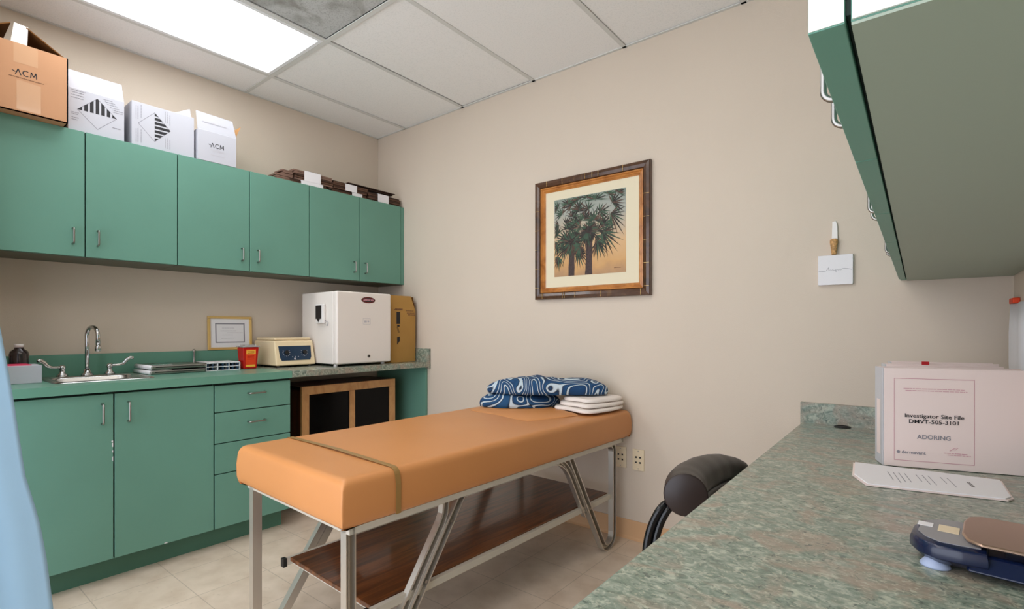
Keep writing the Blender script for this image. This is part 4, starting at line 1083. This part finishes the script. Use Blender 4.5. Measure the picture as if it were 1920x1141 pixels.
for off in (0, .024):
    TP = smooth_path([(2.955+off*.6, -1.10+off, .655), (2.926+off*.8, -1.165+off*.5, .640), (2.905+off*.8, -1.192+off*.5, .597), (2.892+off*.8, -1.205+off*.5, .541), (2.890+off*.8, -1.208+off*.5, .486), (2.91+off, -1.19+off, .43), (2.98+off, -1.11+off, .40), (3.12, -.97+off*.5, .395), (3.22, -.86, .395)])
    B().tube(TP, .0115, 12).build('support_tube', 'blackgloss', t, smooth=True)

# ------------------------------------------------------------------ binders, folder, scale on the desk
def binder(loc, rz, wid, hgt, thk, label, front=False, tab=None):
    t = thing('ring_binder', label, 'binder', loc, 'white ring binders on the desk', rz)
    b = B(); b.box(0, wid, 0, .003, .001, hgt); b.build('front_cover', 'binder', t, bevel=.0012, local=True)
    b = B(); b.box(0, wid, thk-.003, thk, .001, hgt); b.build('back_cover', 'binder', t, bevel=.0012, local=True)
    b = B(); b.box(-.003, 0, .0, thk, .001, hgt); sp = b.build('spine', 'binder_spine', t, bevel=.0012, local=True)
    b = B(); b.box(.012, wid-.03, .008, thk-.008, .008, hgt-.012); b.build('pages', 'paper', t, local=True)
    if tab:
        b = B(); b.box(tab, tab+.02, thk*.35, thk*.35+.001, hgt-.0125, hgt+.010); b.build('index_tab', 'red', t, local=True)
    return t, sp
ang = 17.6
bt, spn = binder((3.4385, -.706, DZ+.0005), R(ang), .360, .300, .076, 'large white binder titled Investigator Site File standing on the desk', True)
IX = .048; fz = -.0007
b = B(); 
for a in ((.026, .222, .020, .0215), (.026, .222, .268, .2695), (.026, .0272, .020, .268), (.2208, .222, .020, .268)): b.poly([(a[0], fz, a[2]), (a[1], fz, a[2]), (a[1], fz, a[3]), (a[0], fz, a[3])])
b.build('sleeve_outline', 'ink_pink', bt, local=True)
xf = frame_xf((.125, -.0012, .144), (1, 0, 0), (0, 0, 1))
b = B(); add_text(b, 'Investigator Site File', .0165, xf @ Matrix.Translation((0, .013, 0)), bold=.00012, thick=.0002, sx=1.08)
add_text(b, 'DMVT-505-3101', .0165, xf @ Matrix.Translation((0, -.004, 0)), bold=.00012, thick=.0002, sx=1.10); b.build('title_lettering', 'ink', bt, local=True)
b = B(); add_text(b, 'ADORING', .018, xf @ Matrix.Translation((0, -.050, 0)), thick=.0002, bold=.0002); b.build('logo_lettering', 'ink_grey', bt, local=True)
b = B(); add_text(b, 'dermavant', .014, xf @ Matrix.Translation((-.050, -.098, 0)), thick=.0002, bold=.0002); b.disc((.125-.088, -.0008, .144-.098), (0, -1, 0), .0045, .0006, 16); b.build('maker_lettering', 'ink_grey', bt, local=True)
b = B(); bars(b, frame_xf((.125, -.0008, .238), (1, 0, 0), (0, 0, 1)), [(-.075, 0), (-.07, -.006)], .15, .0016, 0, 2)
bars(b, frame_xf((.178, -.0008, .05), (1, 0, 0), (0, 0, 1)), [(-.028, 0), (-.02, -.005)], .055, .0018, 0, 4)
b.tube([(.163, -.0012, .058), (.173, -.0012, .066), (.183, -.0012, .068), (.175, -.0012, .061)], .0007, 5)
b.build('small_print', 'ink_pink', bt, local=True)
b = B(); b.poly([(-.0034, .02, .03), (-.0034, .055, .03), (-.0034, .055, .2), (-.0034, .02, .2)]); b.build('spine_label', 'binder', spn, local=True)
bt2, _ = binder((3.438, -.535, DZ+.0005), R(14), .30, .302, .055, 'second white binder, directly behind the titled one', tab=.10)
bt3, _ = binder((3.45, -.455, DZ+.0005), R(12), .28, .306, .05, 'third white binder, rearmost of the standing row')

t = thing('paper_folder', 'open folder of printed pages lying flat in front of the binder', 'folder', (3.54, -.86, DZ))
z = DZ+.0012
f = [(3.365, -.745), (3.372, -.905), (3.414, -.992), (3.690, -.925), (3.703, -.905), (3.688, -.690), (3.45, -.700+.0-.02)]
f = [(3.363, -.742), (3.374, -.90), (3.412, -.990), (3.692, -.930), (3.704, -.905), (3.700, -.722), (3.47, -.735)]
B().prism([(a, c_, z) for a, c_ in f], (0, 0, .0035)).build('cover', 'binder', t)
g = [(a+(3.54-a)*.03, c_+(-.86-c_)*.03) for a, c_ in f]
B().prism([(a, c_, z+.0037) for a, c_ in g], (0, 0, .003)).build('page', 'paper', t)
b = B(); xf = Matrix.Translation((3.545, -.86, z+.0068)) @ Matrix.Rotation(R(10), 4, 'Z')
for k, (xx, ww) in enumerate(((-.085, .11), (-.072, .12), (-.059, .12), (-.046, .10), (-.02, .08), (-.006, .11), (.007, .11), (.034, .07), (.048, .10))):
    xk = xf @ Matrix.Translation((xx, .06, 0)) @ Matrix.Rotation(R(-90), 4, 'Z'); bars(b, xk, [(0, 0)], ww, .0022, .15, k, 0)
b.build('printed_lines', 'ink_grey', t)
b = B(); xk = xf @ Matrix.Translation((.085, .035, 0)) @ Matrix.Rotation(R(-90), 4, 'Z'); bars(b, xk, [(0, 0), (0, .004)], .05, .003, .1, 3, 0); b.build('heading', 'ink', t)

# weighing scale
t = thing('weighing_scale', 'navy blue digital scale with steel platform on the desk corner', 'scale', (3.62, -1.41, DZ), None, 0)
RZ = Matrix.Translation((3.62, -1.41, 0)) @ Matrix.Rotation(R(-5), 4, 'Z')
def sc(b, name, m_, par, **k): return b.build(name, m_, par, xf=RZ, **k)
bz = DZ+.012
# coordinates relative to (3.62,-1.41)
pod = [(-.108, -.045), (-.092, -.078), (-.066, -.096), (-.030, -.094), (.0, -.088), (.0, .080), (-.040, .082), (-.070, .076), (-.098, .045), (-.108, .0)]
b = B(); n = len(pod)
def ring_(sc_, z): return [b.bm.verts.new((-.05+(x_+.05)*sc_, -.005+(y_+.005)*sc_, z)) for x_, y_ in pod]
rs = [ring_(.86, bz), ring_(1.0, bz+.010), ring_(1.0, bz+.024), ring_(.95, bz+.032), ring_(.86, bz+.0345)]
for a, c_ in zip(rs, rs[1:]):
    for k in range(n): b.bm.faces.new((a[k], a[(k+1) % n], c_[(k+1) % n], c_[k]))
b.bm.faces.new(rs[0][::-1]); b.bm.faces.new(rs[-1])
sc(b, 'display_housing', 'navy', t, bevel=.002, seg=2)
b = B(); b.hexa([(-.03, -.096, bz), (.20, -.096, bz), (.20, .09, bz), (-.03, .09, bz)], [(-.02, -.070, bz+.026), (.20, -.070, bz+.026), (.20, .08, bz+.026), (-.02, .08, bz+.026)]); sc(b, 'body', 'navy', t, bevel=.006, seg=3)
b = B(); pts = [(-.05+(x_+.05)*.80, -.005+(y_+.005)*.80, bz+.0348) for x_, y_ in pod]; b.prism(pts, (0, 0, .0015)); kp = sc(b, 'keypad', 'greyplastic', t)
b = B(); b.box(-.100, -.078, -.005, .018, bz+.0364, bz+.0372); sc(b, 'sticker', 'paper', kp)
b = B(); b.box(-.070, -.040, -.020, .020, bz+.0364, bz+.0372); sc(b, 'button_field', 'ivory', kp, bevel=.002)
b = B(); b.prism([(-.010, -.078, bz+.040), (.20, -.078, bz+.040), (.20, .098, bz+.040), (-.012, .098, bz+.040), (-.030, .080, bz+.040), (-.036, .045, bz+.040), (-.036, -.030, bz+.040), (-.028, -.062, bz+.040)], (0, 0, .006)) 
sc(b, 'platform', 'plate', t, bevel=.004, seg=3)
b = B(); b.box(.02, .14, -.03, .05, bz+.025, bz+.0402); sc(b, 'platform_mount', 'navy', t)
for fx_, fy_ in ((-.070, -.068), (-.07, .06), (.17, -.068), (.17, .06)):
    b = B(); b.lathe((fx_, fy_, DZ+.0004), [(.022, 0), (.0215, .003), (.014, .013), (.012, .015)], 20); sc(b, 'foot', 'foot', t, smooth=True)

# ------------------------------------------------------------------ right wall cabinets
RX = 3.461; RZ0, RZ1 = 1.366, 1.98
seams = [-2.247, -1.905, -1.548, -1.176, -.787, -.395, -.070]
def right_unit(ys, label, end=False, filler=None):
    y0, y1 = ys[0], (filler if filler is not None else ys[-1])
    t = thing('wall_cabinet', label, 'cabinet', (3.64, (y0+y1)/2, RZ0), 'green wall cabinets over the desk')
    b = B(); b.box(RX+.0248, W-.002, y0+(.002 if end else 0), y1, RZ0, RZ0+.018); b.box(RX+.027, W-.002, y0+.002, y1, RZ1-.018, RZ1)
    b.box(RX+.027, W-.002, y1-.016, y1, RZ0, RZ1); b.box(W-.008, W-.002, y0, y1, RZ0, RZ1)
    if not end: b.box(RX+.027, W-.002, y0, y0+.016, RZ0, RZ1)
    if filler is not None: b.box(RX+.004, RX+.03, ys[-1]+.002, y1, RZ0, RZ1)
    b.build('body', 'green', t)
    B().box(RX+.025, W-.003, y0+(.002 if end else 0), y1, RZ0-.0022, RZ0-.0002).build('bottom_panel', 'under_r', t)
    if end: B().box(RX+.0255, W-.002, y0, y0+.0018, RZ0+.001, RZ1).build('end_panel', 'white_lam', t)
    B().box(RX+.0220, RX+.0245, y0+.004, ys[-1]-.001, RZ0+.006, RZ1-.002).build('door_gap_shade', 'gap', t)
    for k in range(len(ys)-1):
        a, b_ = ys[k]+.0015, ys[k+1]-.0015
        d = B().box(RX, RX+.0215, a, b_, RZ0, RZ1).build('door', 'green', t, bevel=.0008)
        if end and k == 0: B().box(RX+.0005, RX+.021, a-.0008, a-.0001, RZ0+.001, RZ1-.001).build('edge_band', 'white_lam', d)
        hy = b_-.040 if k % 2 == 0 else a+.055
        vpull(d, RX, hy, 1.432, 1.525, (-1, 0, 0), .0036)
right_unit(seams[0:3], 'green two door wall cabinet over the desk nearest the viewer, white end panel', end=True)
right_unit(seams[2:5], 'green two door wall cabinet over the desk, middle one of the three')
right_unit(seams[4:7], 'green two door wall cabinet over the desk against the back wall', filler=-.002)

# papers hung on the right wall
t = thing('hanging_papers', 'white pages hanging from an orange clip on the right wall behind the binders', 'paper', (W-.01, -.25, .95))
b = B(); ys_ = [-.055, -.10, -.15, -.20, -.26, -.32, -.42]; zz_ = [1.255, 1.15, 1.05, .95, .86]
g = [[b.bm.verts.new((W-.012-.008*math.sin(i*1.7)-.004*math.sin(j), y, z)) for j, z in enumerate(zz_)] for i, y in enumerate(ys_)]
for i in range(len(ys_)-1):
    for j in range(len(zz_)-1): b.bm.faces.new((g[i][j], g[i+1][j], g[i+1][j+1], g[i][j+1]))
b.build('pages', 'paper', t, smooth=True, solid=.0015)
B().box(W-.02, W-.001, -.16, -.07, 1.257, 1.276).build('clip', 'orange', t, bevel=.002)

# ------------------------------------------------------------------ pale blue curtain at the left edge
edge = [(2.735, -2.50), (2.2, -2.47), (1.8, -2.45), (1.5, -2.425), (1.177, -2.391), (1.02, -2.370), (.95, -2.361), (.70, -2.333), (.556, -2.301), (.426, -2.283), (.249, -2.266), (.06, -2.25)]
t = thing('privacy_curtain', 'pale blue cloth curtain hanging at the left edge, beside the sink cabinet', 'curtain', (1.3, -2.6, 0))
b = B(); cols = 36; rows = []
def eint(z):
    for (z1_, y1_), (z0_, y0_) in zip(edge, edge[1:]):
        if z0_ <= z <= z1_: f = (z-z0_)/(z1_-z0_); return y0_+(y1_-y0_)*f
    return edge[-1][1]
zr = [2.735-.0536*k for k in range(51)]
for z in zr:
    ye = eint(z); row = []
    for k in range(cols+1):
        f = k/cols; y = ye-(ye+2.74)*f*1.0
        dz = (2.735-z)/2.7
        x_ = 1.30 + (.018+.030*dz)*math.sin(f*17+.4*dz)*min(1, (f*2.2)**2)
        row.append(b.bm.verts.new((x_, y, z)))
    rows.append(row)
for a, c_ in zip(rows, rows[1:]):
    for k in range(cols): b.bm.faces.new((a[k], a[k+1], c_[k+1], c_[k]))
b.build('cloth', 'curtain', t, smooth=True, solid=.003)
B().box(1.285, 1.315, -2.80, -2.40, 2.736, 2.7445).build('track', 'white', t)
